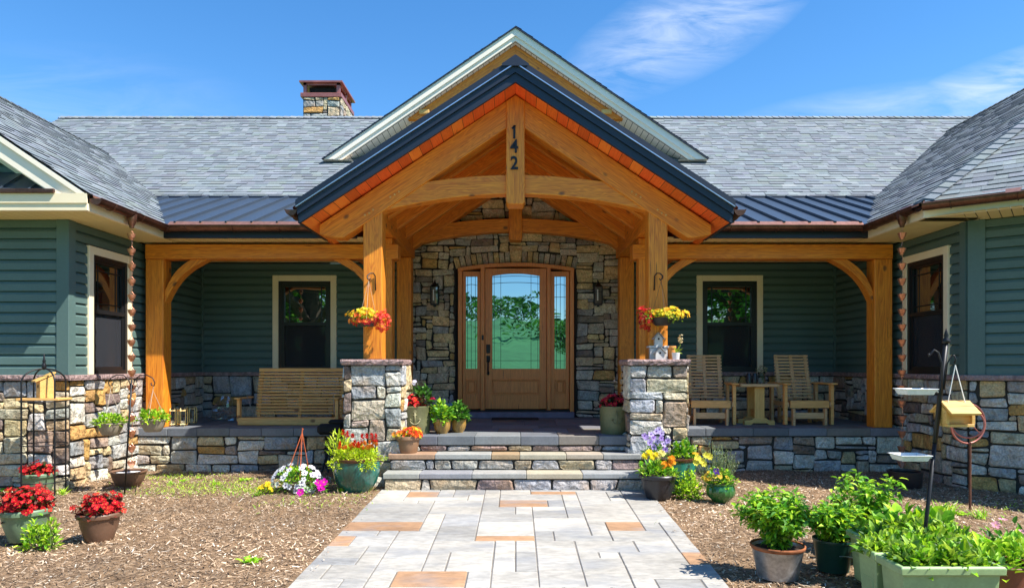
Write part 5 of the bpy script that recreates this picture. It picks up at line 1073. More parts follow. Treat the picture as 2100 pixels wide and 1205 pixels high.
# ---- little birdhouses and pots on the right pier
M['whitewood'] = mat('whitewashed_wood', (.62, .58, .54), rough=.75, var=.2, vs=12, bump=.3, bs=60, bd=.004); M['graywood'] = mat('grey_wood', (.33, .31, .29), rough=.8, var=.2, vs=20)
bt = thing('birdhouse', 'two storey whitewashed birdhouse on the cap of the right pier', 'birdhouse', (1.49, 7.70, 1.35))
def gabled(root, x, y, z, w, h, g, d, nm='body'):
    mb = MB(); P = [(x - w, z), (x + w, z), (x + w, z + h), (x, z + h + g), (x - w, z + h)]
    mb.add([(a, y, b) for a, b in P] + [(a, y + d, b) for a, b in P], [(4, 3, 2, 1, 0), (5, 6, 7, 8, 9), (0, 1, 6, 5), (1, 2, 7, 6), (4, 0, 5, 9), (2, 3, 8, 7), (3, 4, 9, 8)]); o = mb.build(nm, M['whitewood'], root)
    mb = MB()
    for s in (-1, 1):
        a = Vector((x, 0, z + h + g + .006)); b = Vector((x + s * (w + .018), 0, z + h - .012)); n_ = Vector((s * g, 0, w)).normalized() * .009
        q = [a, b, b + n_, a + n_]; mb.add([Vector((v.x, y - .015, v.z)) for v in q] + [Vector((v.x, y + d + .01, v.z)) for v in q], [(0, 1, 2, 3), (4, 7, 6, 5), (0, 4, 5, 1), (3, 2, 6, 7), (1, 5, 6, 2)])
    mb.build('roof', M['graywood'], o); mb = MB(); mb.lathe([(0, 0), (.011, 0)], (x, y - .002, z + h * .95), n=14, M=Matrix.Rotation(R(90), 3, 'X')); mb.build('entrance_hole', M['interior'], o)
xb = at(1353, 735, 7.68).x; gabled(bt, xb + .0, 7.66, 1.35, .048, .075, .05, .09, 'lower_house'); gabled(bt, xb - .003, 7.72, 1.48, .043, .10, .055, .09, 'upper_house')
mb = MB(); mb.box(xb - .10, xb + .09, 7.71, 7.83, 1.352, 1.475, b=.003); mb.box(xb - .115, xb - .05, 7.70, 7.84, 1.478, 1.50, b=.003); mb.box(xb + .05, xb + .105, 7.70, 7.84, 1.478, 1.50, b=.003); mb.build('base_house', M['whitewood'], bt)
t = thing('flower_pot', 'small orange clay pot beside the white birdhouse', 'flower pot', (xb + .155, 7.80, 1.35)); pot(t, 'nursery', .05, .15, pm((.65, .28, .07), .7))
t = thing('potted_orchid', 'small white pot with a thin stem of pale yellow blossoms on the right pier', 'potted plant', (xb + .175, 7.68, 1.35)); mb = MB(); mb.lathe([(0, 0), (.036, 0), (.045, .075), (.041, .075), (.036, .06)], (xb + .175, 7.68, 1.35), n=24, sq=.9); mb.build('pot', pm((.75, .72, .68), .3), t, smooth=True, auto=40)
r = random.Random(3); b0 = Vector((xb + .185, 7.68, 1.41)); mb = MB()
for q in ((.03, .03), (.05, .01), (.02, .06), (.04, .05), (-.01, .03)): leaf(mb, b0, Vector((q[0], 0, q[1])), r, .09, .03, (.40, .55, .05))
mb.build('foliage', M['leaf'], t); mb = MB(); stems(mb, b0, [b0 + Vector((.04, 0, .19))], r, rad=.003); mb.build('stem', M['leaf'], t); mb = MB(); blooms(mb, b0 + Vector((.042, 0, .16)), (.022, .02, .045), 14, .017, [(.78, .68, .42), (.8, .6, .3)], r, zmin=-.9); mb.build('blossoms', M['petal'], t)
# ---- wall lanterns
M['lampglass'] = glass('lantern_glass', .12, (.10, .12, .11))
def lantern(px, label):
    x = (px - 1057) * kd; z = E + (748 - 604) * kd; y = 10.43; t = thing('wall_lantern', label, 'wall lamp', (x, 10.55, z), 'black wall lanterns beside the door'); mb = MB()
    mb.box(x - .045, x + .045, 10.53, 10.555, z - .02, z + .17, b=.006); mb.tube([(x, 10.53, z + .13), (x, 10.47, z + .21), (x, y, z + .19), (x, y, z + .14)], .008, n=6); mb.build('bracket', B, t)
    mb = MB(); mb.lathe([(0, z + .185), (.012, z + .18), (.03, z + .155), (.078, z + .105), (.074, z + .10), (0, z + .11)], (x, y, 0), n=6); mb.build('hood', B, t)
    mb = MB(); w = .055
    for a in (-w, w):
        for b in (-w, w): mb.box(x + a - .006, x + a + .006, y + b - .006, y + b + .006, z - .15, z + .105)
    mb.box(x - w, x + w, y - w, y + w, z - .165, z - .145); mb.box(x - .02, x + .02, y - .02, y + .02, z - .19, z - .165); mb.box(x - w, x + w, y - w, y - w + .008, z + .02, z + .03); mb.build('cage', B, t)
    mb = MB(); mb.box(x - w + .01, x + w - .01, y - w + .012, y + w - .01, z - .145, z + .10); mb.build('glass', M['lampglass'], t)
    mb = MB(); mb.tube([(x - .012, y - w + .004, z - .10), (x - .012, y - w + .004, z + .06)], .010, n=8); mb.build('bulb', pm((.7, .7, .66), .3), t)
lantern(893, 'black wall lantern on the stone wall left of the front door'); lantern(1225, 'black wall lantern on the stone wall right of the front door')
# ---- porch seats
def glider(label, x, y, rz):
    t = thing('glider_chair', label, 'chair', (x, y, .51), 'wooden glider chairs on the right porch'); Mx = WM[t.name].copy() if False else Matrix.Translation((x, y, .51)) @ Matrix.Rotation(R(rz), 4, 'Z'); wd = M['pine']; wd2 = M['weathered']
    def bx(nm, m, *bs, bev=.003):
        mb = MB()
        for b in bs: mb.box(*b, M=Mx, b=bev)
        return mb.build(nm, m, t)
    bx('seat', wd, *[(-.245, .245, .0 + .085 * i, .072 + .085 * i, .30 - .010 * i, .322 - .010 * i) for i in range(6)], (-.25, .25, -.02, .003, .225, .318))
    mb = MB(); n = 14
    for i in range(n):
        k = i / (n - 1); z = .33 + .56 * k; yy_ = .44 + .17 * k + .03 * math.sin(k * 3); w = .245 - .012 * k; mb.box(-w, w, yy_, yy_ + .018, z, z + .027, M=Mx, b=.003)
    for s in (-.2, 0, .2): mb.box(s - .02, s + .02, -.012, .012, -.31, .31, M=Mx @ Matrix.Translation((0, .56, .62)) @ Matrix.Rotation(R(-16.5), 4, 'X'))
    mb.build('backrest', wd2, t)
    for s in (-1, 1):
        bx('arm', wd, (s * .30 - .045, s * .30 + .045, -.06, .56, .525, .548), bev=.008); bx('leg', wd, (s * .30 - .02, s * .30 + .02, .0, .07, .01, .525)); bx('leg', wd2, (s * .30 - .02, s * .30 + .02, .48, .55, .01, .525))
        bx('side_rail', wd2, (s * .275 - .012, s * .275 + .012, .0, .55, .24, .30)); bx('glider_foot', wd2, (s * .205 - .016, s * .205 + .016, -.03, .04, .0, .215), (s * .205 - .016, s * .205 + .016, .45, .52, .0, .215), (s * .205 - .016, s * .205 + .016, .04, .45, .05, .10))
    bx('stretcher', wd2, (-.19, .19, .0, .025, .085, .165)); return t
glider('wooden glider chair half behind the right stone pier', 2.53, 9.16, -7); glider('wooden glider chair right of the small side table', 3.80, 9.14, 0)
t = thing('side_table', 'small yellow pine trestle table between the glider chairs', 'table', (3.16, 9.2, .51)); tx = 3.175; mb = MB(); mb.box(tx - .26, tx + .24, 9.15, 9.62, 1.005, 1.045, b=.008); mb.build('table_top', M['weathered'], t)
for y in (9.22, 9.50):
    mb = MB(); mb.box(tx - .055, tx + .075, y, y + .035, .57, 1.004, b=.003); mb.build('trestle', M['yellowpine'], t, M=frameM((0, 0, 1), (1, 0, 0), (tx, y, .8)))
    mb = MB(); mb.add([(a, y - .02, b) for a, b in [(-.19 + tx, .511), (-.11 + tx, .511), (-.08 + tx, .535), (.10 + tx, .535), (.13 + tx, .511), (.20 + tx, .511), (.20 + tx, .565), (.12 + tx, .575), (.09 + tx, .60), (-.07 + tx, .60), (-.10 + tx, .575), (-.19 + tx, .565)]] + [(a, y + .055, b) for a, b in [(-.19 + tx, .511), (-.11 + tx, .511), (-.08 + tx, .535), (.10 + tx, .535), (.13 + tx, .511), (.20 + tx, .511), (.20 + tx, .565), (.12 + tx, .575), (.09 + tx, .60), (-.07 + tx, .60), (-.10 + tx, .575), (-.19 + tx, .565)]], [list(range(12))[::-1], list(range(12, 24))] + [(i, (i + 1) % 12, 12 + (i + 1) % 12, 12 + i) for i in range(12)]); mb.build('foot', M['yellowpine'], t)
mb = MB(); mb.box(tx - .02, tx + .04, 9.25, 9.5, .62, .70); mb.build('crossbar', M['yellowpine'], t)
for x, lb in ((1536, 'left one of two tall black candle jars on the side table'), (1548, 'right one of two tall black candle jars on the side table')):
    q = at(x, 790, 9.3); t = thing('candle_jar', lb, 'jar', (q.x, 9.3, 1.046), 'black candle jars on the side table'); mb = MB(); mb.lathe([(0, 0), (.035, 0), (.035, .10), (.028, .12), (.026, .135), (0, .135)], (q.x, 9.3, 1.046), n=20); mb.build('jar', pm((.015, .015, .018), .15), t, smooth=True, auto=40)
gm = bpy.data.materials.new('clear_glass'); gm.use_nodes = True; pb = gm.node_tree.nodes['Principled BSDF']; pb.inputs['Transmission Weight'].default_value = 1; pb.inputs['Roughness'].default_value = .03; pb.inputs['IOR'].default_value = 1.2; pb.inputs['Base Color'].default_value = (.9, .93, .92, 1)
q = at(1562, 790, 9.35); t = thing('glass_vase', 'clear glass vase with dried flowers on the side table', 'vase', (q.x, 9.35, 1.046)); mb = MB(); mb.lathe([(0, 0), (.045, 0), (.048, .02), (.045, .11), (.048, .15), (.045, .15), (.042, .11), (.044, .02)], (q.x, 9.35, 1.046), n=24); mb.build('vase', gm, t, smooth=True)
r = random.Random(2); mb = MB(); foliage(mb, (q.x, 9.35, 1.20), (.10, .06, .09), 60, .03, .015, [(.30, .34, .16), (.45, .42, .28)], r); mb.build('dried_flowers', M['leaf'], t); mb = MB(); stems(mb, (q.x, 9.35, 1.06), [Vector((q.x + a, 9.35, 1.24)) for a in (-.06, -.02, .03, .07)], r, rad=.002); mb.build('stem', M['leaf'], t)
# swing seat resting on the floor
t = thing('porch_swing', 'wide wooden porch swing seat resting on the left porch floor', 'porch swing', (-2.93, 9.2, .51)); X0 = -2.945; fz = .512; P = M['pine']
def bx(nm, m, *bs, par=None, bev=.003):
    mb = MB()
    for b in bs: mb.box(*b, b=bev)
    return mb.build(nm, m, par or t)
bx('seat', P, (X0 - .63, X0 + .63, 9.10, 9.125, fz + .005, fz + .085), *[(X0 - .63, X0 + .63, 9.127 + .07 * i, 9.19 + .07 * i, fz + .075 - .004 * i, fz + .098 - .004 * i) for i in range(6)])
mb = MB(); n = 15
for i in range(n):
    k = i / (n - 1); z = fz + .115 + .57 * k; yy_ = 9.52 + .14 * k; w = .585 + .0 * k; mb.box(X0 - w + .03, X0 + w + .03, yy_, yy_ + .018, z, z + (.027 if i < n - 1 else .05), b=.003)
for s in (-.55, 0, .57): mb.box(s - .02, s + .02, -.012, .012, -.32, .31, M=Matrix.Translation((X0 + .03, 9.62, fz + .38)) @ Matrix.Rotation(R(-14), 4, 'X'))
mb.build('backrest', P, t)
for s in (-1, 1):
    xa = X0 + s * .635; bx('arm', P, (xa - .04, xa + .04, 9.08, 9.58, fz + .335, fz + .357), bev=.008); bx('arm_post', P, (xa - .02, xa + .02, 9.13, 9.20, fz + .05, fz + .335))
    mb = MB(); a = Vector((xa - s * .07, 9.25, fz + .37)); b = Vector((xa - s * .10, 9.42, fz + .09)); n = 14
    for i in range(n):
        c = a + (b - a) * (i / n); u = Vector((.008, 0, 0)) if i % 2 else Vector((0, .008, 0)); d_ = (b - a) / n * .65; mb.tube([c - u - d_, c - u + d_, c + u + d_, c + u - d_, c - u - d_], .0022, n=4, cap=False)
    mb.build('chain', M['pale_metal'], t)
# brass and glass lanterns on the left porch
for i, (px, lb, y) in enumerate(((353, 'brass framed glass lantern nearest the left porch post', 9.0), (374, 'brass framed glass lantern in the middle of the three', 9.0), (393, 'brass framed glass lantern at the back, half hidden by its neighbour', 9.3))):
    x = (px - 1057) / 1450 * y; z = .512; h = .23; w = .055; t = thing('candle_lantern', lb, 'lantern', (x, y, z), 'brass and glass lanterns on the porch'); mb = MB()
    rr = .062; pts = [Vector((x + rr * math.cos(R(a)), y + rr * math.sin(R(a)), 0)) for a in range(30, 390, 60)]
    for a in range(6):
        p0, p1 = pts[a], pts[(a + 1) % 6]
        mb.tube([p0 + Vector((0, 0, z + .03)), p0 + Vector((0, 0, z + h - .03))], .004, n=5)
        for zz_ in (z + .03, z + h - .03): mb.tube([p0 + Vector((0, 0, zz_)), p1 + Vector((0, 0, zz_))], .004, n=5)
        for zz_, ze in ((z + .03, z + .004), (z + h - .03, z + h)): q = Vector((x, y, 0)) + (p0 - Vector((x, y, 0))) * .75; mb.tube([p0 + Vector((0, 0, zz_)), q + Vector((0, 0, ze))], .0035, n=5)
    mb.build('frame', M['brass'], t); mb = MB(); mb.lathe([(.045, z + .005), (rr - .003, z + .03), (rr - .003, z + h - .03), (.045, z + h - .003), (.0, z + h - .003)], (x, y, 0), n=6); mb.build('glass', gm, t)
    mb = MB(); mb.lathe([(0, 0), (.02, 0), (.02, .06), (0, .06)], (x, y, z + .01), n=12); mb.build('candle', pm((.65, .55, .35), .6), t)
t = thing('plastic_bag', 'crumpled clear plastic bag on the left porch floor by the wall', 'plastic bag', (-4.15, 10.0, .512)); r = random.Random(4); mb = MB(); n1, n2 = 14, 20; vs = []
for i in range(n1):
    for j in range(n2):
        a = 2 * math.pi * j / n2; k = i / (n1 - 1); rad = (.20 * (1 - k) ** .8 + .03) * r.uniform(.75, 1.2); vs.append((-4.15 + rad * math.cos(a) + .05 * k, 10.0 + rad * .8 * math.sin(a), .515 + .36 * k ** 1.4 + r.uniform(0, .03) * (i > 0)))
mb.add(vs, [(i * n2 + j, i * n2 + (j + 1) % n2, (i + 1) * n2 + (j + 1) % n2, (i + 1) * n2 + j) for i in range(n1 - 1) for j in range(n2)])
bm_ = bpy.data.materials.new('clear_film'); bm_.use_nodes = True; nt = bm_.node_tree; nt.nodes.clear(); o_ = N(nt, 'ShaderNodeOutputMaterial'); a_ = N(nt, 'ShaderNodeBsdfTransparent'); b_ = N(nt, 'ShaderNodeBsdfGlossy'); b_.inputs['Roughness'].default_value = .15; b_.inputs[0].default_value = (.8, .88, .95, 1); x_ = N(nt, 'ShaderNodeMixShader'); x_.inputs[0].default_value = .16
nt.links.new(a_.outputs[0], x_.inputs[1]); nt.links.new(b_.outputs[0], x_.inputs[2]); nt.links.new(x_.outputs[0], o_.inputs[0]); mb.build('film', bm_, t)
# black spotlight on legs behind the teal pot
t = thing('folding_tripod', 'folded black tripod with a padded head leaning beside the left pier', 'tripod', (-1.98, 8.2, 0)); mb = MB(); q = at(685, 880, 8.5)
mb.box(-.17, .14, -.08, .08, -.06, .07, M=Matrix.Translation((q.x - .02, 8.5, q.z + .0)), b=.035); mb.box(-.06, .15, -.06, .06, .06, .12, M=Matrix.Translation((q.x, 8.5, q.z)), b=.025); mb.build('head', mat('black_fabric', (.008, .008, .010), rough=.8), t)
for px in (655, 668, 680): a = at(px, 965, 8.15); mb = MB(); mb.tube([(q.x, 8.42, q.z - .05), (a.x, 8.25, max(0, a.z - .03))], .013, n=7); mb.build('leg', B, t)

# ---- right side garden
loc = Vector((1.385, 6.86, 0)); r = random.Random(12); t = thing('potted_marigold', 'black pot of yellow and orange marigolds at the foot of the steps', 'potted plant', loc); pot(t, 'rolled', .185, .235, pm((.022, .022, .026), .4)); c = loc + Vector((0, 0, .22))
mb = MB(); foliage(mb, c, (.20, .17, .13), 330, .055, .028, G_MID + G_BRIGHT, r); mb.build('foliage', M['leaf'], t); mb = MB()
for px, py, s, cc in ((1322, 935, .034, 0), (1331, 928, .036, 0), (1345, 932, .03, 0), (1357, 929, .038, 1), (1338, 938, .03, 0), (1377, 940, .036, 2), (1363, 951, .034, 2), (1373, 952, .036, 2), (1360, 958, .03, 2), (1380, 947, .03, 2), (1350, 936, .03, 1)):
    p_ = at(px, py, 6.78); 
    for k in range(3): bloom(mb, p_ + Vector((0, -.006 * k, .004 * k)), Vector((r.uniform(-.3, .3), -1, .6)), s * (1 - .25 * k), [(.88, .72, .03), (.85, .75, .25), (.88, .36, .02)][cc], r, 9, cup=.2 + .2 * k)
mb.build('blossoms', M['petal'], t); mb = MB(); stems(mb, c, [at(px, py, 6.79) for px, py in ((1322, 937), (1331, 932), (1345, 934), (1357, 932), (1377, 943), (1365, 954))], r); mb.build('stem', M['leaf'], t)
bush('leafy_herb', 'low bright green parsley like herb between the black pot and the green pot', 'plant', (1.68, 6.88, 0), (.15, .13, .30), 520, .034, .024, G_BRIGHT + G_LIME[:1], 15, up=.3)
r = random.Random(18); loc = Vector((2.02, 7.15, 0)); t = thing('lavender', 'upright grey green lavender sprigs behind the small green pot', 'plant', loc); mb = MB(); s = MB(); tips = []
for _ in range(70):
    a = r.uniform(-1, 1); tp = loc + Vector((a * .24, r.uniform(-.12, .12), r.uniform(.34, .52) - abs(a) * .08)); b0 = loc + Vector((a * .13, r.uniform(-.06, .06), .05)); s.tube([b0, tp], .002, n=4, col=(.25, .33, .14))
    for k in range(12): q = b0 + (tp - b0) * (.25 + .75 * k / 12); leaf(mb, q, Vector((r.uniform(-1, 1), r.uniform(-1, 1), 1.2)), r, .032, .007, r.choice(G_GREY + [(.42, .48, .22)]))
s.build('stem', M['leaf'], t); foliage(mb, loc + Vector((0, -.03, .05)), (.20, .14, .22), 260, .035, .012, G_GREY + G_LIME, r); mb.build('foliage', M['leaf'], t); mb = MB()
for px, py in ((1430, 938), (1438, 944), (1448, 933), (1455, 936), (1427, 948), (1443, 950)): bloom(mb, at(px, py, 7.0), Vector((r.uniform(-.3, .3), -1, .4)), .034, (.88, .78, .08), r, 8, cup=.3)
mb.build('blossoms', M['petal'], t)
loc = Vector((1.945, 6.70, 0)); t = thing('potted_pansy', 'small ribbed green glazed pot with yellow pansies', 'potted plant', loc); pot(t, 'round', .132, .175, mat('green_glaze', (.03, .13, .03), rough=.18, coat=.5, var=.35, vs=7), rib=.03, nr=16); c = loc + Vector((0, 0, .17))
mb = MB(); foliage(mb, c, (.15, .13, .14), 260, .04, .028, G_MID + G_BRIGHT + [(.55, .5, .1)], r, zmin=-.2); mb.build('foliage', M['leaf'], t); mb = MB(); blooms(mb, c + Vector((-.04, 0, .02)), (.12, .12, .10), 30, .022, [(.85, .65, .08), (.80, .5, .05)], r, ctr=(.3, .1, .02)); bloom(mb, at(1468, 965, 6.6), Vector((0, -1, .2)), .03, (.10, .03, .28), r); bloom(mb, at(1471, 972, 6.6), Vector((.3, -1, 0)), .026, (.12, .05, .35), r); mb.build('blossoms', M['petal'], t)
# tomato-like plants in tub and pot
def tomato(root, base, spread, h, n, seed, cols=G_MID + G_BRIGHT, L=.062, Wd=.032, arch_=.5, nst=16, per=None, sz=1):
    r = random.Random(seed); base = Vector(base); mb = MB(); s = MB(); per = per or n // nst
    for i in range(nst):
        a = 2 * math.pi * i / nst + r.uniform(-.3, .3); q = spread * r.uniform(.35, 1.0); hh = h * r.uniform(.55, 1.05) * (1 - .25 * (q / spread)); top = base + Vector((q * math.cos(a), q * math.sin(a) * .8, hh)); mid = base + Vector((q * .45 * math.cos(a), q * .4 * math.sin(a), hh * .6)); s.tube([base + Vector((r.uniform(-.04, .04), r.uniform(-.04, .04), 0)), mid, top], [.005, .004, .002], n=5, col=(.2, .34, .08))
        for k in range(per):
            u_ = r.random() ** .7; p_ = (mid + (top - mid) * ((u_ - .4) / .6)) if u_ > .4 else base + (mid - base) * (u_ / .4); d = Vector((r.uniform(-1, 1), r.uniform(-1, 1), r.uniform(-.35, .75))); p_ = p_ + d * r.uniform(0, .05) * sz; k_ = r.uniform(.5, 1.3); leaf(mb, p_, d + Vector((0, 0, -.15)), r, L, Wd, tuple(x * k_ for x in r.choice(cols)))
    s.build('stem', M['leaf'], root); mb.build('foliage', M['leaf'], root)
galv = mat('galvanized_steel', (.40, .43, .46), rough=.38, metal=.75, var=.3, vs=14, var2=.2, vs2=50)
loc = Vector((1.602, 4.32, 0)); t = thing('galvanized_tub', 'round galvanized steel tub with a rusty rim, full of leafy green plants', 'tub', loc); o = pot(t, 'tub', .160, .195, galv)
mb = MB(); mb.lathe([(.1535, .172), (.1625, .182), (.1635, .192), (.160, .199), (.152, .195), (.150, .18)], loc, n=32); mb.build('rusty_rim', mat('rust', (.28, .09, .03), rough=.85, var=.4, vs=15), t, smooth=True)
tomato(t, loc + Vector((0, 0, .17)), .25, .385, 2700, 3, L=.047, Wd=.025, nst=44, cols=G_MID + G_BRIGHT)
loc = Vector((2.005, 4.46, 0)); t = thing('potted_pepper_plant', 'dark green plastic bucket of leafy plants right of the galvanized tub', 'potted plant', loc); pot(t, 'tub', .125, .20, pm((.012, .06, .045), .35)); mb = MB(); mb.tube([loc + Vector((.115 * math.cos(R(a)), .115 * math.sin(R(a)) - .015, .10 - .05 * math.sin(R(a + 90)) * 0 - .02 * math.cos(R(a * 2)))) for a in range(-100, 31, 13)], .003, n=5); mb.build('handle', galv, t)
tomato(t, loc + Vector((0, 0, .17)), .19, .27, 1300, 4, L=.050, Wd=.027, nst=26, cols=G_BRIGHT + G_MID + G_LIME[:1])
loc = Vector((2.42, 4.95, 0)); t = thing('tomato_plant', 'tall loose tomato plant behind the vegetable planters', 'plant', loc); tomato(t, loc, .26, .63, 1200, 5, L=.055, Wd=.026, nst=18, cols=G_BRIGHT + G_MID)
# sage planter boxes
pl_m = pm((.30, .42, .19), .45)
def planter(label, x0, x1, y0, y1, H, seed, lv):
    t = thing('planter_box', label, 'planter', ((x0 + x1) / 2, (y0 + y1) / 2, 0), 'sage green planter boxes of vegetable plants'); mb = MB(); tp = .035; z0_, z1_ = 0, H
    def ring(d, z): return [(x0 + d, y0 + d, z), (x1 - d, y0 + d, z), (x1 - d, y1 - d, z), (x0 + d, y1 - d, z)]
    rs_ = [ring(tp + .02, 0), ring(tp, .015), ring(.018, H - .045), ring(.0, H - .04), ring(-.002, H - .008), ring(.004, H), ring(.022, H), ring(.028, H - .05)]
    vs = [v for q in rs_ for v in q]; mb.add(vs, [(i * 4 + j, i * 4 + (j + 1) % 4, (i + 1) * 4 + (j + 1) % 4, (i + 1) * 4 + j) for i in range(7) for j in range(4)]); mb.build('box', pl_m, t, bevel=.004)
    s = MB(); s.poly([(x0 + .02, y0 + .02, H - .04), (x1 - .02, y0 + .02, H - .04), (x1 - .02, y1 - .02, H - .04), (x0 + .02, y1 - .02, H - .04)]); s.build('soil', M['soil'], t)
    mb = MB(); mb.box(x0 + tp - .012, x0 + tp, y0 + .06, y1 - .06, .03, H * .55, b=.003); mb.build('foot_panel', pl_m, t)
    r = random.Random(seed); mb = MB()
    for _ in range(lv): c = Vector((r.uniform(x0 + .05, x1 - .03), r.uniform(y0 + .07, y1 - .02), H - .03)); foliage(mb, c, (.085, .05, r.uniform(.04, .13)), 38, r.choice((.034, .044, .060)), .030, G_BRIGHT + [(.25, .42, .05), (.34, .50, .08), (.12, .28, .05)], r, up=.5)
    mb.build('foliage', M['leaf'], t); return t
planter('sage green planter box nearest the camera, full of leafy seedlings', 1.835, 2.335, 3.36, 3.60, .33, 1, 30)
planter('sage green planter box directly behind the front one, its left end showing', 1.835, 2.335, 3.615, 3.84, .33, 2, 34)
planter('third sage green planter box from the camera, mostly hidden by bean leaves', 2.0, 2.62, 4.02, 4.28, .30, 3, 40)
bush('bean_plant', 'broad leaved bean plant filling the gap behind the sage planters', 'plant', (2.62, 4.65, 0), (.42, .22, .30), 330, .095, .075, G_BRIGHT + G_LIME[:1] + G_MID, 33, h0=.05)
loc = Vector((2.50, 3.62, 0)); t = thing('potted_seedling', 'reddish brown pot at the right edge beside the sage planter', 'potted plant', loc); pot(t, 'crock', .135, .285, pm((.20, .065, .035), .5)); r = random.Random(6); mb = MB(); foliage(mb, loc + Vector((0, 0, .27)), (.20, .16, .14), 300, .055, .030, G_BRIGHT, r); mb.build('foliage', M['leaf'], t)
t = bush('impatiens', 'leafy plant with small pink flowers at the right edge of the bed', 'plant', (3.05, 4.3, 0), (.22, .18, .36), 420, .055, .028, G_MID + G_DARK, 35); mb = MB(); r = random.Random(1)
blooms(mb, (3.0, 4.2, .1), (.2, .15, .30), 9, .022, [(.8, .35, .45)], r); mb.build('blossoms', M['petal'], t)
# feeder pole with trays and the wooden feeder
fp = thing('feeder_pole', 'leaning black bird feeder pole with curled hooks and a pointed finial', 'feeder pole', (2.26, 4.0, 0)); a0 = Vector((2.275, 4.0, -.03)); a1 = Vector((2.437, 4.0, 1.43)); D = (a1 - a0).normalized(); pat = lambda z: a0 + D * ((z - a0.z) / D.z)
mb = MB(); mb.tube([a0, pat(.85)], .011, n=8); mb.tube([pat(.85), a1], .0135, n=8); mb.build('pole', B, fp, smooth=True); mb = MB(); mb.lathe([(0, 0), (.022, .004), (.022, .02), (.010, .035), (.013, .045), (0, .09)], a1 - Vector((0, 0, .02)), n=12); mb.build('finial', B, fp, smooth=True)
p_ = pat(1.18); mb = MB(); mb.tube([pat(1.12) + Vector((-.0, -.015, 0)), pat(1.30) + Vector((-.02, -.015, 0)), pat(1.36) + Vector((-.045, -.015, 0)), pat(1.375) + Vector((-.07, -.015, 0)), pat(1.35) + Vector((-.088, -.015, 0)), pat(1.34) + Vector((-.095, -.015, 0)), pat(1.355) + Vector((-.10, -.015, 0))], .0055, n=6); mb.build('hook', B, fp, smooth=True)
mb = MB(); mb.tube([pat(1.15) + Vector((.01, -.015, 0)), pat(1.30) + Vector((.012, -.015, 0)), pat(1.34) + Vector((.03, -.015, 0)), pat(1.345) + Vector((.045, -.015, 0)), pat(1.32) + Vector((.058, -.015, 0)), pat(1.30) + Vector((.05, -.015, 0))], .004, n=6); mb.build('hook', B, fp, smooth=True)
wp = pm((.72, .74, .74), .35)
for (px0, px1, py, lb, arm) in ((1843, 1908, 796, 'white plastic feeder tray held level with the wooden feeder', 0), (1832, 1896, 930, 'white plastic feeder tray low on the feeder pole', 1)):
    u = at(px0, py, 4.0); v = at(px1, py, 4.0); cx = (u.x + v.x) / 2; zz_ = u.z; t = thing('feeder_tray', lb, 'bird feeder', (cx, 4.0, zz_ - .03), 'white feeder trays on the pole'); mb = MB(); hw = (v.x - u.x) / 2
    rs_ = [[(cx + s1 * (hw - d), 3.99 + s2 * (.075 - d), zz_ + z_) for s1, s2 in ((-1, -1), (1, -1), (1, 1), (-1, 1))] for d, z_ in ((.018, -.034), (.008, -.006), (0, -.004), (0, 0), (.006, 0), (.012, -.02))]
    mb.add([w_ for q in rs_ for w_ in q], [(i * 4 + j, i * 4 + (j + 1) % 4, (i + 1) * 4 + (j + 1) % 4, (i + 1) * 4 + j) for i in range(5) for j in range(4)] + [(3, 2, 1, 0), (20, 21, 22, 23)]); mb.build('tray', wp, t, bevel=.002)
    e = pat(zz_ - .02); mb = MB(); mb.tube([(cx + hw - .01, 4.0, zz_ - .004), (e.x - .02, 4.0, zz_ - .012), (e.x, 4.0, zz_ - .03)], .0045, n=6); mb.build('bracket', wp, t)
fc = at(1958, 845, 4.0); t = thing('bird_feeder', 'wooden hopper bird feeder with a sloped roof on a white cord', 'bird feeder', (fc.x, 4.0, fc.z - .08)); X_, Z_ = fc.x, fc.z
ced = M['yellowpine']; mb = MB(); mb.box(X_ - .075, X_ + .075, 3.94, 4.06, Z_ - .078, Z_ - .062, b=.002); b_ = mb.build('floor', ced, t)
mb = MB(); 
for s in (-1, 1): mb.add([(X_ + s * .072 + o_, y, z) for o_ in (-.008, .008) for y, z in ((3.945, Z_ - .062), (4.055, Z_ - .062), (4.055, Z_ + .01), (4.0, Z_ + .045), (3.945, Z_ + .01))], [(0, 1, 2, 3, 4), (9, 8, 7, 6, 5)] + [(i, 5 + i, 5 + (i + 1) % 5, (i + 1) % 5) for i in range(5)])
mb.build('side_panel', ced, t); mb = MB(); mb.box(X_ - .064, X_ + .064, 3.965, 3.972, Z_ - .06, Z_ + .005); mb.build('seed_window', M['pine'], t)
for s in (-1, 1):
    a = Vector((X_, 4.0, Z_ + .062)); b = Vector((X_, 4.0 + s * .105, Z_ - .004)); mb = MB(); mb.box(-.062, .062, -.082, .082, -.006, .006, M=frameM(b - a, Zv, (a + b) / 2)); mb.build('roof_panel', ced, t)
hk_ = pat(1.30) + Vector((.056, -.015, -.01)); mb = MB()
for s in (-1, 1): mb.tube([(X_ + s * .05, 3.985, Z_ + .05), (hk_.x, 3.985, hk_.z)], .003, n=5)
mb.build('cord', pm((.75, .74, .70), .8), t)
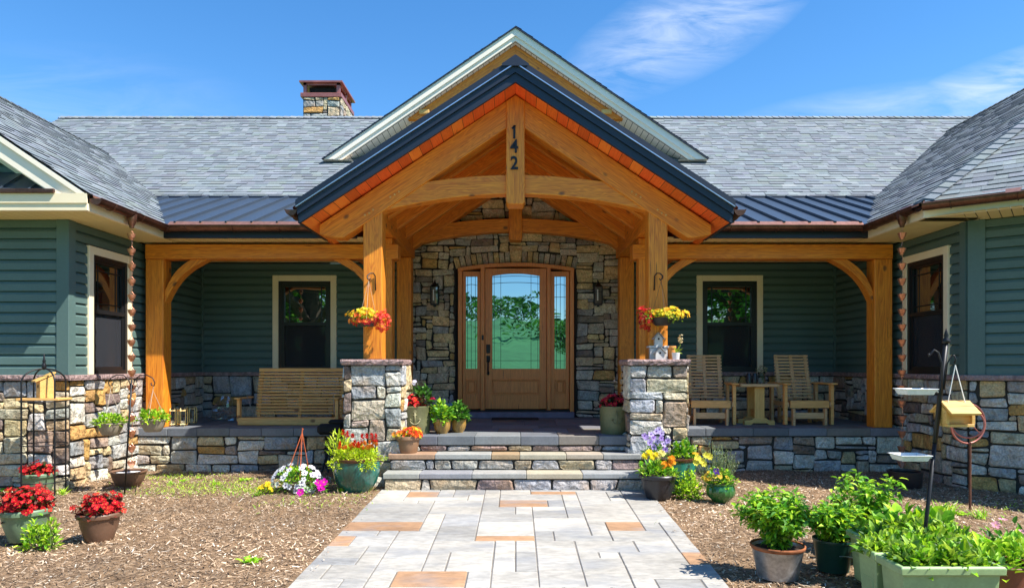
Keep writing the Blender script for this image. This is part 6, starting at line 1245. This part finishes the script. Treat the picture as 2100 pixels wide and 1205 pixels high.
# copper ring ornament
c = at(1985, 868, 6.28); t = thing('copper_spinner', 'twin ring copper garden ornament on a rusty stake', 'garden ornament', (c.x, 6.28, 0)); mb = MB(); mb.tube([(c.x + .02, 6.28, -.03), (c.x + .02, 6.28, c.z - .17)], .011, n=7); mb.build('stake', mat('rusty_stake', (.14, .055, .03), rough=.8, var=.4, vs=20), t)
for rad, tilt, ox_ in ((.175, 10, 0), (.125, -25, .0)):
    mb = MB(); Mr = Matrix.Rotation(R(tilt), 3, 'Z'); mb.tube([c + Mr @ Vector((rad * math.cos(R(a)), 0, rad * math.sin(R(a)))) for a in range(0, 361, 12)], .009, n=7, cap=False); mb.build('ring', M['redcopper'], t, smooth=True)
mb = MB(); mb.tube([c + Vector((-.10, 0, .05)), c + Vector((-.03, 0, -.02)), c + Vector((.04, 0, -.02)), c + Vector((.11, 0, -.09))], [.003, .006, .006, .003], n=6); mb.build('vane', M['redcopper'], t)
# ---- weeds and grass tufts
r = random.Random(77)
for (px, py, k, gr, lb) in ((375, 985, 1.1, 0, 'weed at the edge of the shade below the brass lanterns'), (410, 978, .9, 0, 'weed in the shade before the left porch wall'), (350, 992, .9, 1, 'grass tuft just right of the brown bowl'), (440, 992, 1, 1, 'grass tuft midway between the brown bowl and the petunias'), (505, 985, 1.4, 0, 'largest weed left of the white petunias'), (530, 1015, .9, 1, 'grass tuft in front of the white petunias, at their left'),
        (515, 1148, 1.4, 0, 'lone lime green weed in the open mulch left of the walk'), (20, 1003, 1.7, 0, 'weed against the stone wall at the left edge'), (128, 1012, 1.2, 1, 'grass tuft at the right foot of the wire obelisk'), (700, 1010, 1, 1, 'grass tuft under the magenta petunia'), (755, 1006, .9, 1, 'grass tuft at the foot of the left teal pot'),
        (1520, 1035, 1, 0, 'weed right of the small green pot'), (1545, 1078, 1, 0, 'weed left of the plants in the galvanized tub'), (1940, 1052, 1.7, 1, 'large grass tuft between the feeder pole and the rusty stake'), (2010, 1064, 1.4, 1, 'grass tuft just right of the rusty stake'), (1972, 1056, 1.3, 0, 'broad weed at the foot of the rusty stake')):
    q = gz(px, py); q.z = mulch_z(q.x, q.y); t = thing('grass_tuft' if gr else 'weed', 'small green ' + lb if 'lone' not in lb and 'large' not in lb and 'broad' not in lb else 'green ' + lb, 'grass tuft' if gr else 'weed', q, 'weeds and tufts in the mulch'); mb = MB()
    for _ in range(int(26 * k)):
        a = r.uniform(0, 6.28); d = Vector((math.cos(a), math.sin(a), r.uniform(.5, 2.2) if gr else r.uniform(.1, .9))); leaf(mb, q + Vector((r.uniform(-.03, .03), r.uniform(-.03, .03), 0)) * k, d, r, (.075 if gr else .042) * k, (.007 if gr else .020) * k, tuple(x * r.uniform(.8, 1.2) for x in r.choice(G_BRIGHT)))
    mb.build('leaves', M['leaf'], t)
mb = MB()
for cx_, cy_, sx_, sy_, n_ in ((-2.9, 7.6, 1.1, .55, 1300), (-3.4, 7.3, .7, .4, 500), (-2.6, 7.3, .4, .25, 350), (-3.9, 8.2, .5, .3, 300), (-1.9, 6.6, .6, .3, 160), (-4.2, 5.2, .8, .5, 60), (-1.75, 6.95, .5, .15, 120), (2.6, 5.8, .8, .5, 120), (4.2, 6.4, .8, .4, 140), (-4.9, 7.1, .4, .2, 100)):
    for _ in range(n_):
        q = Vector((cx_ + r.gauss(0, .5) * sx_, cy_ + r.gauss(0, .5) * sy_, -.005)); a = r.uniform(0, 6.28); leaf(mb, q, Vector((math.cos(a), math.sin(a), r.uniform(.2, 1.4))), r, .040, .007, r.choice(G_BRIGHT + [(.42, .46, .12), (.34, .36, .10)]))
o = mb.build('ground_cover', M['leaf']); tag(o, 'sparse thin green grass sprouting through the mulch', 'grass', kind='stuff')

# ================================================================ the land behind the camera (seen in the glass)
mb = MB(); nx, ny = 40, 30
def hz(x, y): d = max(0, -y - 30); return -.04 + 12.5 * (1 - math.exp(-(d / 75) ** 1.6)) + 1.2 * math.sin(x * .02 + 1) * min(1, d / 60)
for j in range(ny + 1):
    for i in range(nx + 1): x = -220 + 440 * i / nx; y = -8 - 190 * j / ny; mb.v.append((x, y, hz(x, y)))
for j in range(ny):
    for i in range(nx): a = j * (nx + 1) + i; mb.f.append([a, a + nx + 1, a + nx + 2, a + 1]); mb.c.append((1, 1, 1)); mb.k.append(0)
o = mb.build('hillside', M['field'] if 'field' in M else mat('pasture', (.06, .20, .06), rough=.95, var=.3, vs=.05, var2=.2, vs2=.6), smooth=True); o['kind'] = 'structure'
r = random.Random(8); mb = MB()
for _ in range(170):
    x = r.uniform(-170, 170); y = -r.uniform(125, 170); z = hz(x, y); h = r.uniform(3, 6.5); w = r.uniform(2.5, 5)
    for _ in range(130): v = dirv(r, -.4); p_ = Vector((x + v.x * w, y + v.y * w, z + h * .5 + v.z * h * .55)); leaf(mb, p_, v + Vector((r.uniform(-.5, .5), r.uniform(-.5, .5), .2)), r, .85, .8, r.choice(G_DARK))
o = mb.build('far_wood', M['leaf']); tag(o, 'dark line of woodland along the far hilltop', 'woodland', kind='stuff')
mb = MB()
for _ in range(120):
    x = r.uniform(-90, 90); y = -72 + 4 * math.sin(x * .05) + r.uniform(-2, 2); z = hz(x, y); h = r.uniform(1.6, 3.8)
    for _k in range(60): v = dirv(r, -.3); leaf(mb, Vector((x + v.x * 2.2, y + v.y * 1.5, z + h * .4 + v.z * h * .6)), v + Vector((r.uniform(-.5, .5), 0, .2)), r, .55, .5, r.choice(G_DARK))
o = mb.build('hedgerow', M['leaf']); tag(o, 'dark hedgerow added across the pasture to darken a band in the door glass', 'hedgerow', kind='stuff')  # unseen hedge, added so the door glass mirrors a dark band
def tree(label, x, y, h, w, seed):
    r = random.Random(seed); z = hz(x, y) if y < -30 else -.04; t = thing('tree', label, 'tree', (x, y, z), 'trees standing on the lawn across from the house'); mb = MB(); mb.tube([(x, y, z), (x + .1, y, z + h * .3), (x, y + .1, z + h * .7)], [w * .08, w * .06, w * .02], n=9)
    for k in range(7): a = k * .9; mb.tube([(x, y, z + h * (.25 + .06 * k)), (x + w * .35 * math.cos(a), y + w * .35 * math.sin(a), z + h * (.45 + .06 * k))], [w * .03, w * .01], n=6)
    mb.build('trunk', mat('bark', (.09, .065, .045), rough=.9, var=.3) if 'bark' not in M else M['bark'], t); mb = MB()
    for _ in range(34):
        v = dirv(r, -.5); c = Vector((x + v.x * w * .36, y + v.y * w * .36, z + h * .62 + v.z * h * .27)); foliage(mb, c, (w * .17, w * .17, h * .10), 130, h * .03, h * .022, G_MID + G_DARK, r, zmin=-.8, shell=.5)
    mb.build('crown', M['leaf'], t)
M['bark'] = mat('bark', (.09, .065, .045), rough=.9, var=.3)
for a in (('broad leafy tree on the lawn left of the house front', -10.5, -11, 9.5, 8, 1), ('round leafy tree on the lawn right of the house front', 11.5, -12, 10, 9, 2), ('leafy tree farther left on the lawn', -17, -16, 9, 8, 3), ('leafy tree farther right on the lawn', 18, -15, 9, 8, 4), ('small dark tree in the pasture right of the walk', 5.0, -34, 5, 5, 5), ('leafy tree nearest the left porch window view', -8.2, -7, 8, 7, 7), ('leafy tree nearest the right porch window view', 9.0, -8, 8.5, 7, 8)): tree(*a)
